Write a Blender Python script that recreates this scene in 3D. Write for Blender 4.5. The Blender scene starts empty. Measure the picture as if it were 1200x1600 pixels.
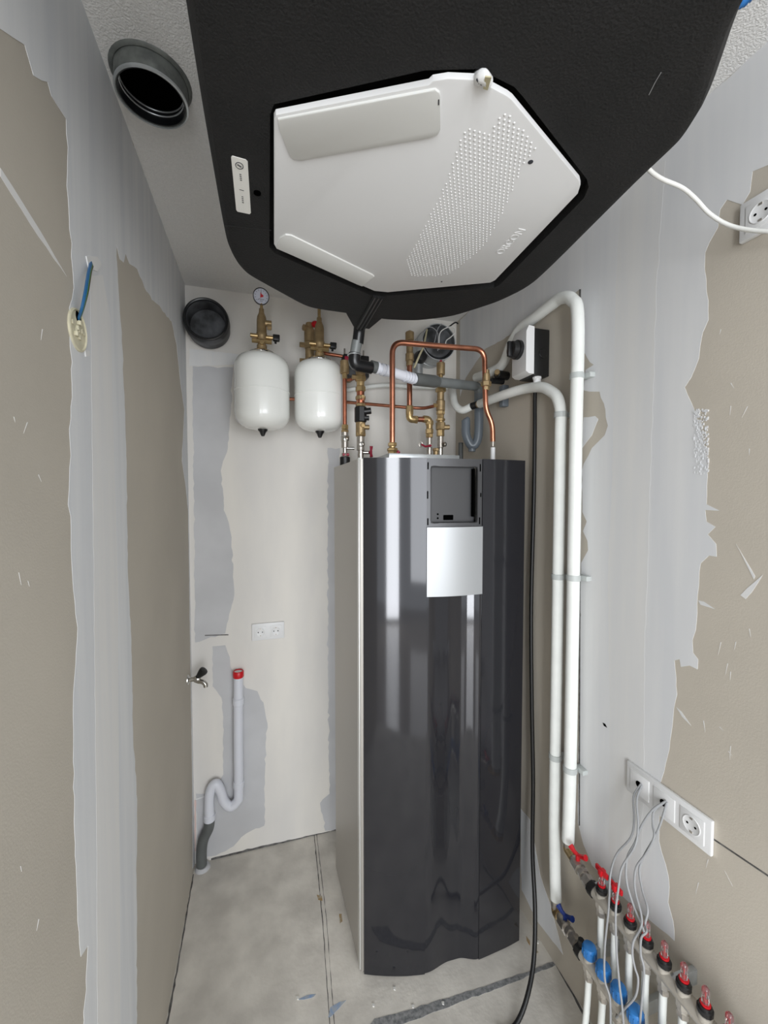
import bpy, bmesh, math, random
from mathutils import Vector, Matrix
random.seed(7)
S = bpy.context.scene
COL = S.collection
# ------------------------------------------------------------------ camera
F, VX, HZ, CH = 631.9, 409.5, 776.9, 1.70
YAW = math.atan((600-VX)/F); PITCH = math.atan((800-HZ)/F)
FW = Vector((math.sin(YAW)*math.cos(PITCH), math.cos(YAW)*math.cos(PITCH), -math.sin(PITCH)))
RT = Vector((math.cos(YAW), -math.sin(YAW), 0)); UP = RT.cross(FW)
CAM = Vector((0, 0, CH))
cd = bpy.data.cameras.new('camera'); cam = bpy.data.objects.new('camera', cd); COL.objects.link(cam)
cam.matrix_world = Matrix(((RT.x, UP.x, -FW.x, 0), (RT.y, UP.y, -FW.y, 0), (RT.z, UP.z, -FW.z, CH), (0, 0, 0, 1)))
cd.sensor_fit = 'VERTICAL'; cd.sensor_height = 24; cd.lens = 24*F/1600; cd.clip_start = 0.02
S.camera = cam
S.view_settings.view_transform = 'Standard'; S.view_settings.look = 'None'
S.view_settings.gamma = 1; S.view_settings.use_curve_mapping = False
S.view_settings.exposure = 1.17
# ------------------------------------------------------------------ light
W = bpy.data.worlds.new('world'); S.world = W; W.use_nodes = True
W.node_tree.nodes['Background'].inputs[0].default_value = (0.92, 0.96, 1.0, 1)
W.node_tree.nodes['Background'].inputs[1].default_value = 0.80
def area(name, loc, target, w, h, power, col=(1, 1, 1)):
    l = bpy.data.lights.new(name, 'AREA'); l.shape = 'RECTANGLE'; l.size = w; l.size_y = h; l.energy = power; l.color = col
    o = bpy.data.objects.new(name, l); COL.objects.link(o); o.location = loc
    o.rotation_euler = (Vector(target)-Vector(loc)).to_track_quat('-Z', 'Y').to_euler(); return o
area('window_daylight', (-0.78, -2.6, 1.25), (0.5, 1.4, 1.25), 0.5, 2.4, 31, (0.94, 0.97, 1))
area('doorway_daylight', (0.75, -2.9, 1.5), (0.2, 1.4, 1.2), 1.5, 2.0, 26, (0.94, 0.97, 1))

L, R, D, H = -0.316, 1.0046, 1.991, 2.634
YN = -0.16                                   # near end of the built walls
def at(px, py, x=None, y=None, z=None):
    r = FW + RT*((px-600)/F) + UP*((800-py)/F)
    if x is not None: t = x/r.x
    elif y is not None: t = y/r.y
    else: t = (z-CH)/r.z
    return CAM + r*t
def pxm(p, n):                               # n photo pixels measured at point p, in metres
    return n*((Vector(p)-CAM).dot(FW))/F
# ------------------------------------------------------------------ materials
def lin(c):
    return tuple(((v/255)/12.92 if v/255 <= .04045 else ((v/255+.055)/1.055)**2.4) for v in c)+(1,)
def mat(name, c, rough=.5, metal=0, bump=0, bscale=60, var=0, vscale=4, coat=0, c2=None, stretch=None, trans=0, detail=4, spec=None):
    m = bpy.data.materials.new(name); m.use_nodes = True; nt = m.node_tree; b = nt.nodes['Principled BSDF']
    b.inputs['Roughness'].default_value = rough; b.inputs['Metallic'].default_value = metal
    b.inputs['Coat Weight'].default_value = coat; b.inputs['Coat Roughness'].default_value = .08
    b.inputs['Transmission Weight'].default_value = trans
    if spec is not None: b.inputs['Specular IOR Level'].default_value = spec
    tc = nt.nodes.new('ShaderNodeTexCoord'); src = tc.outputs['Object']
    if stretch:
        mp = nt.nodes.new('ShaderNodeMapping'); mp.inputs['Scale'].default_value = stretch
        nt.links.new(src, mp.inputs['Vector']); src2 = mp.outputs[0]
    else: src2 = src
    a = lin(c)
    n = nt.nodes.new('ShaderNodeTexNoise'); n.inputs['Scale'].default_value = vscale; n.inputs['Detail'].default_value = detail
    nt.links.new(src2, n.inputs['Vector'])
    mx = nt.nodes.new('ShaderNodeMix'); mx.data_type = 'RGBA'
    cr = nt.nodes.new('ShaderNodeValToRGB'); cr.color_ramp.elements[0].position = .35; cr.color_ramp.elements[1].position = .65
    nt.links.new(n.outputs['Fac'], cr.inputs[0]); nt.links.new(cr.outputs[0], mx.inputs[0])
    b2 = lin(c2) if c2 else tuple(v*(1-var) for v in a[:3])+(1,)
    mx.inputs[6].default_value = a; mx.inputs[7].default_value = b2
    nt.links.new(mx.outputs[2], b.inputs['Base Color'])
    if bump:
        n2 = nt.nodes.new('ShaderNodeTexNoise'); n2.inputs['Scale'].default_value = bscale; n2.inputs['Detail'].default_value = 3
        nt.links.new(src, n2.inputs['Vector'])
        bp = nt.nodes.new('ShaderNodeBump'); bp.inputs['Strength'].default_value = bump; bp.inputs['Distance'].default_value = .004
        nt.links.new(n2.outputs['Fac'], bp.inputs['Height']); nt.links.new(bp.outputs[0], b.inputs['Normal'])
    return m
M = {}
M['board'] = mat('plasterboard', (196, 188, 175), .9, var=.10, vscale=2.2, bump=.1, bscale=300)
M['boardL'] = mat('plasterboard_left', (190, 183, 171), .9, var=.12, vscale=1.8, bump=.1, bscale=300)
M['plaster'] = mat('joint_filler', (224, 224, 224), .85, c2=(215, 216, 218), vscale=3, stretch=(5, 5, .35), bump=.12, bscale=14)
M['plasterL'] = mat('joint_filler_left', (220, 221, 222), .85, c2=(209, 211, 214), vscale=4, stretch=(5, 6, .3), bump=.12, bscale=14)
M['filler'] = mat('filler_cream', (223, 222, 220), .85, c2=(218, 218, 218), vscale=5, stretch=(5, 5, .4))
M['backwall'] = mat('back_wall_plaster', (226, 222, 215), .85, c2=(214, 211, 207), vscale=2.0, stretch=(2.5, 2, .7), bump=.15, bscale=10)
M['greyfill_shade'] = mat('grey_filler_and_shade', (197, 197, 199), .85, c2=(188, 188, 190), vscale=5)  # real filler, also used for the painted shade beside the cabinet
M['ceiling'] = mat('ceiling_stipple', (232, 231, 229), .9, bump=.7, bscale=240, var=.05, vscale=120)
M['screed'] = mat('floor_screed', (220, 215, 206), .8, c2=(192, 187, 179), vscale=7, bump=.25, bscale=60, detail=8)
M['dark_groove'] = mat('dark_groove', (70, 68, 66), .9, c2=(110, 108, 106), vscale=60)
M['greystrip'] = mat('grey_strip', (104, 106, 108), .8, c2=(150, 150, 150), vscale=90, detail=6)
M['hallfloor'] = mat('hall_floor', (150, 140, 128), .22, coat=.8, var=.15, vscale=6)
M['bluepaint'] = mat('blue_smear', (130, 155, 190), .7, c2=(165, 170, 175), vscale=60)
M['ochre'] = mat('ochre_stain', (158, 128, 80), .9, c2=(170, 160, 140), vscale=80)
M['chip'] = mat('white_chip', (215, 214, 210), .8)
M['epp'] = mat('black_foam', (23, 22, 22), .85, c2=(15, 15, 15), vscale=9, bump=.5, bscale=260, detail=8)
M['groove'] = mat('foam_recess', (16, 16, 16), .8)
M['white'] = mat('white_plastic', (226, 226, 226), .42)
M['whitecover'] = mat('cover_plastic', (214, 214, 214), .5)
M['flap'] = mat('flap_plastic', (206, 206, 203), .55)
M['offwhite'] = mat('insulation_foam', (236, 238, 234), .55, var=.05, vscale=20)
M['enamel'] = mat('white_enamel', (233, 234, 230), .22, coat=.5)
M['gloss'] = mat('anthracite_gloss', (44, 44, 48), .07, metal=.3, coat=.2)
M['anth'] = mat('anthracite_satin', (74, 74, 76), .35, metal=.4)
M['side'] = mat('side_sheet', (176, 172, 166), .42, metal=.6)
M['edge'] = mat('bright_edge', (215, 215, 212), .3, metal=.4)
M['silver'] = mat('silver_cover', (172, 174, 176), .42, metal=.55)
M['galv'] = mat('galvanised', (196, 200, 202), .35, metal=.7, var=.15, vscale=30)
M['clip'] = mat('clip_grey', (186, 190, 188), .45)
M['black'] = mat('black_plastic', (24, 24, 25), .4)
M['rubber'] = mat('black_rubber', (22, 23, 25), .3)
M['ductgrey'] = mat('duct_grey', (120, 124, 120), .5, metal=.3, c2=(95, 98, 96), vscale=40)
M['dust'] = mat('dusty_black', (30, 31, 33), .5, c2=(96, 98, 102), vscale=14, detail=8)
M['void'] = mat('dark_void', (4, 4, 4), 1, spec=0)
M['brass'] = mat('brass', (200, 172, 124), .32, metal=.75, var=.3, vscale=40)
M['brassd'] = mat('cast_brass', (172, 148, 110), .45, metal=.6, var=.3, vscale=40)
M['copper'] = mat('copper', (208, 140, 112), .28, metal=.95, var=.25, vscale=30)
M['copperd'] = mat('aged_copper', (184, 116, 90), .35, metal=.9, var=.3, vscale=30)
M['chrome'] = mat('chrome', (205, 203, 198), .18, metal=1)
M['nickel'] = mat('nickel', (190, 183, 174), .28, metal=.65, var=.3, vscale=60)
M['steel'] = mat('manifold_steel', (200, 194, 184), .36, metal=.4, var=.25, vscale=25)
M['pvc'] = mat('grey_pvc', (120, 124, 124), .4, var=.08, vscale=20)
M['pvcd'] = mat('dark_grey_pvc', (96, 99, 98), .45, var=.15, vscale=20)
M['pvcb'] = mat('bluegrey_pvc', (106, 114, 122), .3)
M['pvcw'] = mat('white_pvc', (218, 220, 228), .35)
M['red'] = mat('red_plastic', (200, 22, 34), .35)
M['maroon'] = mat('dark_red_plastic', (150, 30, 55), .4)
M['blue'] = mat('blue_cap', (44, 116, 184), .35)
M['dblue'] = mat('dark_blue_handle', (22, 48, 120), .35)
M['cable'] = mat('grey_cable', (150, 151, 153), .5)
M['whitecable'] = mat('white_cable', (222, 222, 218), .45)
M['wireblue'] = mat('blue_wire', (40, 100, 150), .4)
M['wiregreen'] = mat('green_yellow_wire', (90, 130, 50), .4)
M['wirebrown'] = mat('brown_wire', (60, 45, 38), .4)
M['ivory'] = mat('ivory_plastic', (214, 208, 182), .6, var=.15, vscale=50)
M['glass'] = mat('clear_sight_glass', (240, 238, 238), .05, trans=.95)
M['dial'] = mat('dial_white', (205, 208, 222), .4)
M['ink'] = mat('ink', (52, 54, 60), .6)
M['sticker'] = mat('sticker', (228, 227, 222), .5)
M['beige'] = mat('beige_strap', (190, 182, 150), .6)
M['redprint'] = mat('red_pencil', (214, 190, 184), .9)
# ------------------------------------------------------------------ mesh builder
def frames(pts, closed=False):
    n = len(pts); T = []
    for i in range(n):
        a = pts[(i-1) % n] if (closed or i) else pts[0]; b = pts[(i+1) % n] if (closed or i < n-1) else pts[-1]
        d = (b-a); T.append(d.normalized() if d.length > 1e-9 else Vector((0, 0, 1)))
    u = T[0].orthogonal().normalized(); out = []
    for i in range(n):
        u = (u - T[i]*u.dot(T[i])); u = u.normalized() if u.length > 1e-6 else T[i].orthogonal().normalized()
        out.append((u.copy(), T[i].cross(u)))
    return out
def fillet(pts, r, k=6):
    pts = [Vector(p) for p in pts]; out = [pts[0]]
    for i in range(1, len(pts)-1):
        p, a, b = pts[i], pts[i-1], pts[i+1]
        d1 = (a-p); d2 = (b-p); q = min(r, d1.length*.48, d2.length*.48)
        s = p+d1.normalized()*q; e = p+d2.normalized()*q
        for j in range(k+1):
            t = j/k; out.append(s*(1-t)**2+p*2*t*(1-t)+e*t*t)
    out.append(pts[-1]); return out
def spline(pts, k=5):
    P = [Vector(p) for p in pts]; P = [P[0]*2-P[1]]+P+[P[-1]*2-P[-2]]; out = []
    for i in range(1, len(P)-2):
        for j in range(k):
            t = j/k; a, b, c, d = P[i-1:i+3]
            out.append(.5*((2*b)+(c-a)*t+(2*a-5*b+4*c-d)*t*t+(3*b-a-3*c+d)*t**3))
    out.append(P[-2]); return out
class MB:
    def __init__(s): s.v = []; s.f = []
    def add(s, vs, fs):
        o = len(s.v); s.v += [Vector(v) for v in vs]; s.f += [[o+i for i in f] for f in fs]; return s
    def tube(s, pts, r, n=14, caps=True, closed=False):
        pts = [Vector(p) for p in pts]; fr = frames(pts, closed); m = len(pts)
        rr = r if isinstance(r, (list, tuple)) else [r]*m
        vs = []
        for p, (u, w), q in zip(pts, fr, rr):
            for j in range(n):
                a = 2*math.pi*j/n; vs.append(p+u*(q*math.cos(a))+w*(q*math.sin(a)))
        fs = []
        for i in range(m if closed else m-1):
            for j in range(n):
                i2 = (i+1) % m; fs.append([i*n+j, i*n+(j+1) % n, i2*n+(j+1) % n, i2*n+j])
        if caps and not closed: fs += [list(range(n))[::-1], [(m-1)*n+j for j in range(n)]]
        return s.add(vs, fs)
    def lathe(s, o, ax, prof, n=24, caps=True):            # prof: (distance along axis, radius)
        o = Vector(o); ax = Vector(ax).normalized(); u = ax.orthogonal().normalized(); w = ax.cross(u)
        if abs(ax.z) > .9: u = Vector((1, 0, 0)); w = ax.cross(u)
        vs = []; m = len(prof)
        for d, r in prof:
            for j in range(n):
                a = 2*math.pi*(j+.5)/n; vs.append(o+ax*d+u*(r*math.cos(a))+w*(r*math.sin(a)))
        fs = [[i*n+j, i*n+(j+1) % n, (i+1)*n+(j+1) % n, (i+1)*n+j] for i in range(m-1) for j in range(n)]
        if caps: fs += [list(range(n))[::-1], [(m-1)*n+j for j in range(n)]]
        return s.add(vs, fs)
    def cyl(s, a, b, r, n=20):
        a = Vector(a); b = Vector(b); l = (b-a).length; c = min(r*.12, l*.2)
        return s.lathe(a, b-a, [(0, r-c), (c, r), (l-c, r), (l, r-c)], n)
    def box(s, x0, x1, y0, y1, z0, z1, bev=0):
        if x0 > x1: x0, x1 = x1, x0
        if y0 > y1: y0, y1 = y1, y0
        if z0 > z1: z0, z1 = z1, z0
        bm = bmesh.new(); bmesh.ops.create_cube(bm, size=1)
        for v in bm.verts: v.co = Vector(((x0+x1)/2+v.co.x*(x1-x0), (y0+y1)/2+v.co.y*(y1-y0), (z0+z1)/2+v.co.z*(z1-z0)))
        if bev: bmesh.ops.bevel(bm, geom=bm.edges[:], offset=bev, segments=2, affect='EDGES', profile=.5)
        return s.frombm(bm)
    def frombm(s, bm):
        bm.verts.ensure_lookup_table(); bm.verts.index_update()
        s.add([v.co.copy() for v in bm.verts], [[v.index for v in f.verts] for f in bm.faces]); bm.free(); return s
    def prism(s, poly, d, bev=0, seg=2):                    # planar polygon extruded by vector d
        bm = bmesh.new(); d = Vector(d); vs = [bm.verts.new(Vector(p)) for p in poly]
        f = bm.faces.new(vs); bm.normal_update()
        r = bmesh.ops.extrude_face_region(bm, geom=[f]); nv = [g for g in r['geom'] if isinstance(g, bmesh.types.BMVert)]
        for v in nv: v.co += d
        if bev:
            es = [e for e in bm.edges if all(v in nv for v in e.verts)]
            bmesh.ops.bevel(bm, geom=es, offset=bev, segments=seg, affect='EDGES', profile=.5)
        bmesh.ops.recalc_face_normals(bm, faces=bm.faces[:])
        return s.frombm(bm)
    def slab(s, xs, yf, z0, z1, th):                        # curved vertical sheet following y = yf(x)
        vs = []
        for x in xs:
            y = yf(x); vs += [(x, y, z0), (x, y, z1), (x, y+th, z1), (x, y+th, z0)]
        n = len(xs); fs = []
        for i in range(n-1):
            for j in range(4): fs.append([i*4+j, (i+1)*4+j, (i+1)*4+(j+1) % 4, i*4+(j+1) % 4])
        fs += [[0, 1, 2, 3], [(n-1)*4+j for j in (3, 2, 1, 0)]]
        return s.add(vs, fs)
    def build(s, name, m, parent=None, smooth=38):
        base = parent.matrix_world.translation.copy() if parent else Vector((0, 0, 0))
        me = bpy.data.meshes.new(name); me.from_pydata([v-base for v in s.v], [], s.f)
        bm = bmesh.new(); bm.from_mesh(me); bmesh.ops.remove_doubles(bm, verts=bm.verts[:], dist=1e-6)
        bmesh.ops.recalc_face_normals(bm, faces=bm.faces[:])
        for f in bm.faces: f.smooth = True
        for e in bm.edges:
            if len(e.link_faces) == 2: e.smooth = e.calc_face_angle(0) < math.radians(smooth)
        bm.to_mesh(me); bm.free(); me.materials.append(M[m] if isinstance(m, str) else m)
        o = bpy.data.objects.new(name, me); COL.objects.link(o)
        if parent:
            o.parent = parent
            o.matrix_world = Matrix.Translation(base)
            o.location = (0, 0, 0)
        return o
ROOTW = {}
def thing(name, label, cat, loc, group=None):
    o = bpy.data.objects.new(name, None); COL.objects.link(o); o.location = loc; o.empty_display_size = .03
    o.matrix_world = Matrix.Translation(Vector(loc))
    o['label'] = label; o['category'] = cat
    if group: o['group'] = group
    return o
def sub(parent_mesh, name, mb, m):                          # sub-part: parent_mesh sits at local 0 under its root
    base = parent_mesh.parent.matrix_world.translation if parent_mesh.parent else Vector((0, 0, 0))
    for i, v in enumerate(mb.v): mb.v[i] = v-base
    o = mb.build(name, m); o.parent = parent_mesh; return o
def tag(o, label, cat, group=None):
    o['label'] = label; o['category'] = cat
    if group: o['group'] = group
    return o
def solo(name, mb, m, label, cat, group=None):              # one-mesh thing, origin at its own base
    xs = [v.x for v in mb.v]; ys = [v.y for v in mb.v]; zs = [v.z for v in mb.v]
    b = Vector(((min(xs)+max(xs))/2, (min(ys)+max(ys))/2, min(zs)))
    for i, v in enumerate(mb.v): mb.v[i] = v-b
    o = mb.build(name, m); o.location = b; return tag(o, label, cat, group)
def struct(name, mb, m, parent=None):
    o = mb.build(name, m, None)
    if parent: o.parent = parent
    else: o['kind'] = 'structure'
    return o
# ------------------------------------------------------------------ room
T = .12
floor = struct('floor', MB().box(L-T, R+T, YN, D+T, -.1, 0), 'screed')
struct('hall_floor', MB().box(-2.2, 2.6, -3.4, YN-.001, -.1, 0), 'hallfloor', floor)
ceil = struct('ceiling', MB().box(L-T, R+T, YN, D+T, H, H+.1), 'ceiling')
wl = struct('wall_left', MB().box(L-T, L, YN, D+T, 0, H), 'boardL')
wr = struct('wall_right', MB().box(R, R+T, YN, D+T, 0, H), 'board')
wb = struct('wall_back', MB().box(L, R, D, D+T, 0, H), 'backwall')
def rough_poly(pts, amp, step=.02, seed=1, clampx=None):
    rnd = random.Random(seed); out = []
    n = len(pts)
    for i in range(n):
        a = Vector(pts[i]); b = Vector(pts[(i+1) % n]); k = max(1, int((b-a).length/step))
        for j in range(k):
            p = a.lerp(b, j/k)
            if j: p += Vector((rnd.gauss(0, amp), rnd.gauss(0, amp), rnd.gauss(0, amp)))
            out.append(p)
    return out
def patch(parent, name, pix, m, axis, off, amp=.003, seed=1, keep=True, th=.0003, step=.02):
    pl = {'L': L, 'R': R, 'B': D, 'F': 0}[axis]
    pts = []
    for q in pix:
        if axis == 'L': p = at(*q, x=pl); p.z = min(max(p.z, .0), H); p.y = min(p.y, D-.0005)
        elif axis == 'R': p = at(*q, x=pl); p.z = min(max(p.z, .0), H); p.y = min(p.y, D-.0005)
        elif axis == 'B': p = at(*q, y=pl); p.x = min(max(p.x, L+.0005), R-.0005); p.z = max(p.z, 0)
        else: p = at(*q, z=0)
        pts.append(p)
    pts = rough_poly(pts, amp, step, seed=seed)
    d = {'L': (1, 0, 0), 'R': (-1, 0, 0), 'B': (0, -1, 0), 'F': (0, 0, 1)}[axis]
    for p in pts:
        if axis in 'LR': p.x = pl; p.z = min(max(p.z, .0), H); p.y = min(p.y, D-.0005)
        elif axis == 'B': p.y = pl; p.x = min(max(p.x, L+.0005), R-.0005)
        else: p.z = 0
    mb = MB().prism(pts, Vector(d)*(off+th))
    return struct(name, mb, m, parent)
# left wall filler
patch(wl, 'filler_coat', [(-60, -60), (-30, 10), (0, 45), (38, 70), (52, 118), (74, 128), (80, 150), (103, 186), (106, 230), (104, 290), (112, 380), (115, 450), (108, 480), (112, 600), (108, 750), (113, 900), (121, 980), (114, 1100), (116, 1300), (121, 1440), (126, 1495), (137, 1478), (134, 1530), (128, 1640),
    (214, 1640), (213, 1400), (214, 1250), (207, 1130), (205, 1000), (199, 880), (197, 700), (190, 520), (184, 440), (182, 384), (187, 405), (193, 410), (196, 396), (202, 412), (214, 420), (226, 450), (240, 470), (247, 476), (262, 496), (268, 502), (276, 540), (282, 600), (288, 640), (284, 720), (290, 760), (294, 800), (297, 1000), (300, 1200), (301, 1358), (306, 1350), (306, 900), (300, 700), (292, 444), (125, -5), (100, -70)], 'plasterL', 'L', .0003, amp=.0022, seed=3)
patch(wl, 'tape_coat', [(140, 430), (146, 900), (150, 1300), (152, 1640), (188, 1640), (186, 1300), (183, 900), (172, 500), (160, 430)], 'filler', 'L', .0005, amp=.0008, seed=5)
patch(wl, 'scratch', [(0, 262), (0, 275), (60, 370), (104, 432), (62, 360)], 'filler', 'L', .0002, amp=.0006, seed=6)
# right wall filler
patch(wr, 'filler_coat', [(719, 620), (728, 590), (757, 546), (787, 530), (830, 499), (880, 468), (906, 452), (907, 560), (913, 550), (922, 566), (928, 570), (915, 578), (912, 610), (930, 612), (937, 612), (946, 640), (950, 665), (945, 680), (925, 700), (912, 725), (909, 760), (910, 800), (917, 815), (911, 830), (918, 845), (919, 860), (908, 880), (906, 1000), (904, 1200), (903, 1285), (912, 1320), (925, 1352), (960, 1388), (1000, 1425), (1054, 1470), (1052, 1440), (1044, 1410), (1046, 1385), (1040, 1350), (1030, 1315), (1030, 1240), (1038, 1205), (1046, 1170), (1052, 1120), (1058, 1085), (1054, 1032), (1062, 1030), (1064, 1042), (1078, 1040), (1090, 1046), (1091, 1030), (1083, 1020), (1082, 1000), (1087, 985), (1090, 930), (1095, 880), (1108, 868), (1120, 870), (1119, 850), (1106, 835), (1118, 823), (1104, 815), (1102, 797), (1125, 798), (1104, 788), (1105, 730), (1098, 680), (1085, 640), (1070, 605), (1080, 590), (1092, 560), (1098, 520), (1107, 500), (1107, 470), (1101, 420), (1102, 395), (1108, 380), (1122, 355), (1125, 328), (1136, 312), (1160, 320), (1172, 300), (1176, 268), (1200, 258), (1260, 250), (1320, -60), (1200, 62), (1110, 145), (719, 500)], 'plaster', 'R', .0003, amp=.0014, seed=11)
patch(wr, 'tape_coat', [(975, 250), (962, 450), (958, 700), (950, 900), (953, 1100), (952, 1330), (960, 1375), (1000, 1415), (1006, 1200), (1008, 1000), (1012, 900), (1018, 700), (1026, 450), (1040, 250)], 'filler', 'R', .0005, amp=.0012, seed=12)
patch(wr, 'filler_patch', [(912, 652), (930, 650), (935, 655), (925, 680), (910, 700)], 'plaster', 'R', .0004, amp=.0015, seed=13)
patch(wr, 'filler_patch', [(813, 1262), (828, 1280), (845, 1370), (862, 1420), (880, 1492), (870, 1478), (840, 1440), (815, 1390)], 'plaster', 'R', .0004, amp=.0015, seed=14)
for k, q in enumerate([[(1091, 938), (1100, 940), (1118, 952), (1095, 945)], [(1057, 1105), (1065, 1112), (1080, 1134), (1066, 1120)], [(1157, 930), (1192, 898), (1175, 925), (1165, 936)], [(1150, 850), (1178, 905), (1180, 900)], [(1132, 1360), (1145, 1385), (1134, 1364)]]):
    patch(wr, 'filler_scratch', q, 'filler', 'R', .0003, amp=.0006, seed=20+k)
patch(wr, 'board_seam', [(905.5, 452), (908, 452), (906.5, 1290), (904.8, 1290)], 'dark_groove', 'R', .0009, amp=0)
patch(wr, 'board_seam', [(1113, 1308.5), (1113, 1311), (1260, 1410), (1260, 1407)], 'dark_groove', 'R', .0005, amp=0)
patch(wr, 'drill_hole', [(942, 1129), (946, 1131), (949, 1137), (944, 1134)], 'void', 'R', .0012, amp=0)
mb = MB()
rnd = random.Random(5)
for k in range(230):
    p = at(rnd.uniform(1084, 1107), 640+rnd.random()**1.2*100, x=R); s_ = rnd.uniform(.0014, .0032)
    mb.box(R-.0009-.000004*k, R, p.y-s_*.6, p.y+s_*.6, p.z-s_, p.z+s_)
struct('trowel_stipple', mb, 'plaster', wr)
rnd = random.Random(21)
for k in range(16):
    x, y = rnd.choice([(1150, 480), (1160, 600), (1130, 1010), (1120, 1150), (1150, 1200), (1175, 1010), (1100, 1380), (1155, 700)]); x += rnd.uniform(-25, 25); y += rnd.uniform(-40, 40)
    dx, dy = rnd.uniform(-9, 9), rnd.uniform(6, 22)
    patch(wr, 'filler_scratch', [(x, y), (x+1.2, y), (x+dx, y+dy)], 'filler', 'R', .0001, amp=.0006, seed=100+k)
for k in range(8):
    x, y = rnd.uniform(10, 85), rnd.uniform(500, 1500)
    patch(wl, 'filler_scratch', [(x, y), (x+1, y), (x+rnd.uniform(-6, 6), y+rnd.uniform(8, 26))], 'filler', 'L', .0001, amp=.0006, seed=130+k)
# back wall patches
patch(wb, 'filler_and_shade_patch', [(301, 572), (364, 574), (361, 640), (356, 700), (345, 735), (350, 790), (362, 840), (366, 930), (358, 960), (352, 990), (305, 1004)], 'greyfill_shade', 'B', .0003, amp=.002, seed=31)
patch(wb, 'filler_and_shade_patch', [(332, 1010), (352, 1008), (356, 1020), (362, 1046), (384, 1075), (402, 1080), (413, 1105), (418, 1130), (415, 1160), (413, 1290), (385, 1302), (365, 1322), (352, 1330), (329, 1338), (310, 1338), (306, 1240), (330, 1240), (349, 1210), (349, 1120), (346, 1090), (332, 1072)], 'greyfill_shade', 'B', .0003, amp=.0018, seed=32)
patch(wb, 'filler_and_shade_patch', [(512, 700), (531, 700), (531, 1296), (508, 1298), (500, 1255), (515, 1240), (512, 1000)], 'greyfill_shade', 'B', .0003, amp=.003, seed=33)  # no filler here: shade on the wall beside the cabinet, painted grey
patch(wb, 'wall_crack', [(320, 992), (357, 991), (357, 992.5), (320, 993.5)], 'dark_groove', 'B', .001, amp=0)
patch(wb, 'cut_line', [(306, 1248), (330, 1240), (330, 1242), (306, 1250)], 'filler', 'B', .001, amp=0)
patch(wb, 'pencil_mark', [(304, 1250), (306.5, 1250), (306, 1330), (304, 1330)], 'redprint', 'B', .001, amp=.001)
patch(wb, 'skirting_gap', [(330, 1341), (400, 1324), (490, 1304), (530, 1295), (530, 1310), (490, 1320), (400, 1340), (330, 1360)], 'dark_groove', 'B', .0006, amp=.0012, seed=8)
patch(wb, 'raised_filler', [(296, 572), (296, 545), (360, 552), (420, 560), (420, 566), (340, 571)], 'filler', 'B', .0012, amp=.001, seed=9)
# floor marks
patch(floor, 'screed_joint', [(490, 1300), (491, 1300), (505, 1440), (516, 1600), (518, 1660), (516, 1660), (514.5, 1600), (503.5, 1440)], 'dark_groove', 'F', 0, amp=.0006)
patch(floor, 'screed_joint', [(494, 1300), (494.7, 1300), (511, 1440), (523, 1600), (522, 1600), (510, 1440)], 'dark_groove', 'F', 0, amp=.0006)
patch(floor, 'grey_sealed_strip', [(560, 1620), (585, 1592), (640, 1578), (720, 1553), (800, 1527), (864, 1503), (868, 1508), (800, 1536), (720, 1565), (660, 1590), (620, 1605), (600, 1630)], 'greystrip', 'F', .0005, amp=.0012, seed=41)
patch(floor, 'blue_paint_smear', [(513, 1590), (516, 1574), (530, 1566), (541, 1563), (530, 1575), (518, 1588)], 'bluepaint', 'F', .0002, amp=.001, seed=42)
patch(floor, 'blue_paint_smear', [(465, 1562), (480, 1555), (494, 1553), (490, 1558), (475, 1562)], 'bluepaint', 'F', .0002, amp=.001, seed=43)
patch(floor, 'ochre_stain', [(530, 1428), (534, 1428), (535, 1440), (531, 1443)], 'ochre', 'F', .0002, amp=.0015, seed=44)
patch(floor, 'ochre_stain', [(495, 1398), (503, 1400), (504, 1408), (497, 1406)], 'ochre', 'F', .0002, amp=.0015, seed=45)
patch(floor, 'ochre_stain', [(822, 1462), (828, 1470), (828, 1478), (823, 1470)], 'ochre', 'F', .0002, amp=.0015, seed=46)
patch(floor, 'ochre_stain', [(834, 1482), (842, 1488), (836, 1490)], 'ochre', 'F', .0002, amp=.0015, seed=47)
for k, q in enumerate([(616, 1545), (583, 1571), (800, 1472), (692, 1568), (645, 1573), (465, 1560), (840, 1472)]):
    x, y = q; patch(floor, 'plaster_crumb', [(x-2, y-2), (x+2, y-2), (x+2, y+3), (x-1, y+2)], 'chip', 'F', .003, amp=.0006, seed=50+k)
patch(floor, 'wall_gap', [(301, 1366), (303, 1366), (284, 1480), (263, 1600), (259, 1600), (282, 1480)], 'dark_groove', 'F', 0, amp=.001, seed=60)
patch(floor, 'wall_gap', [(868, 1508), (871, 1508), (917, 1590), (940, 1640), (936, 1640), (914, 1592)], 'dark_groove', 'F', 0, amp=.001, seed=61)
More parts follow.
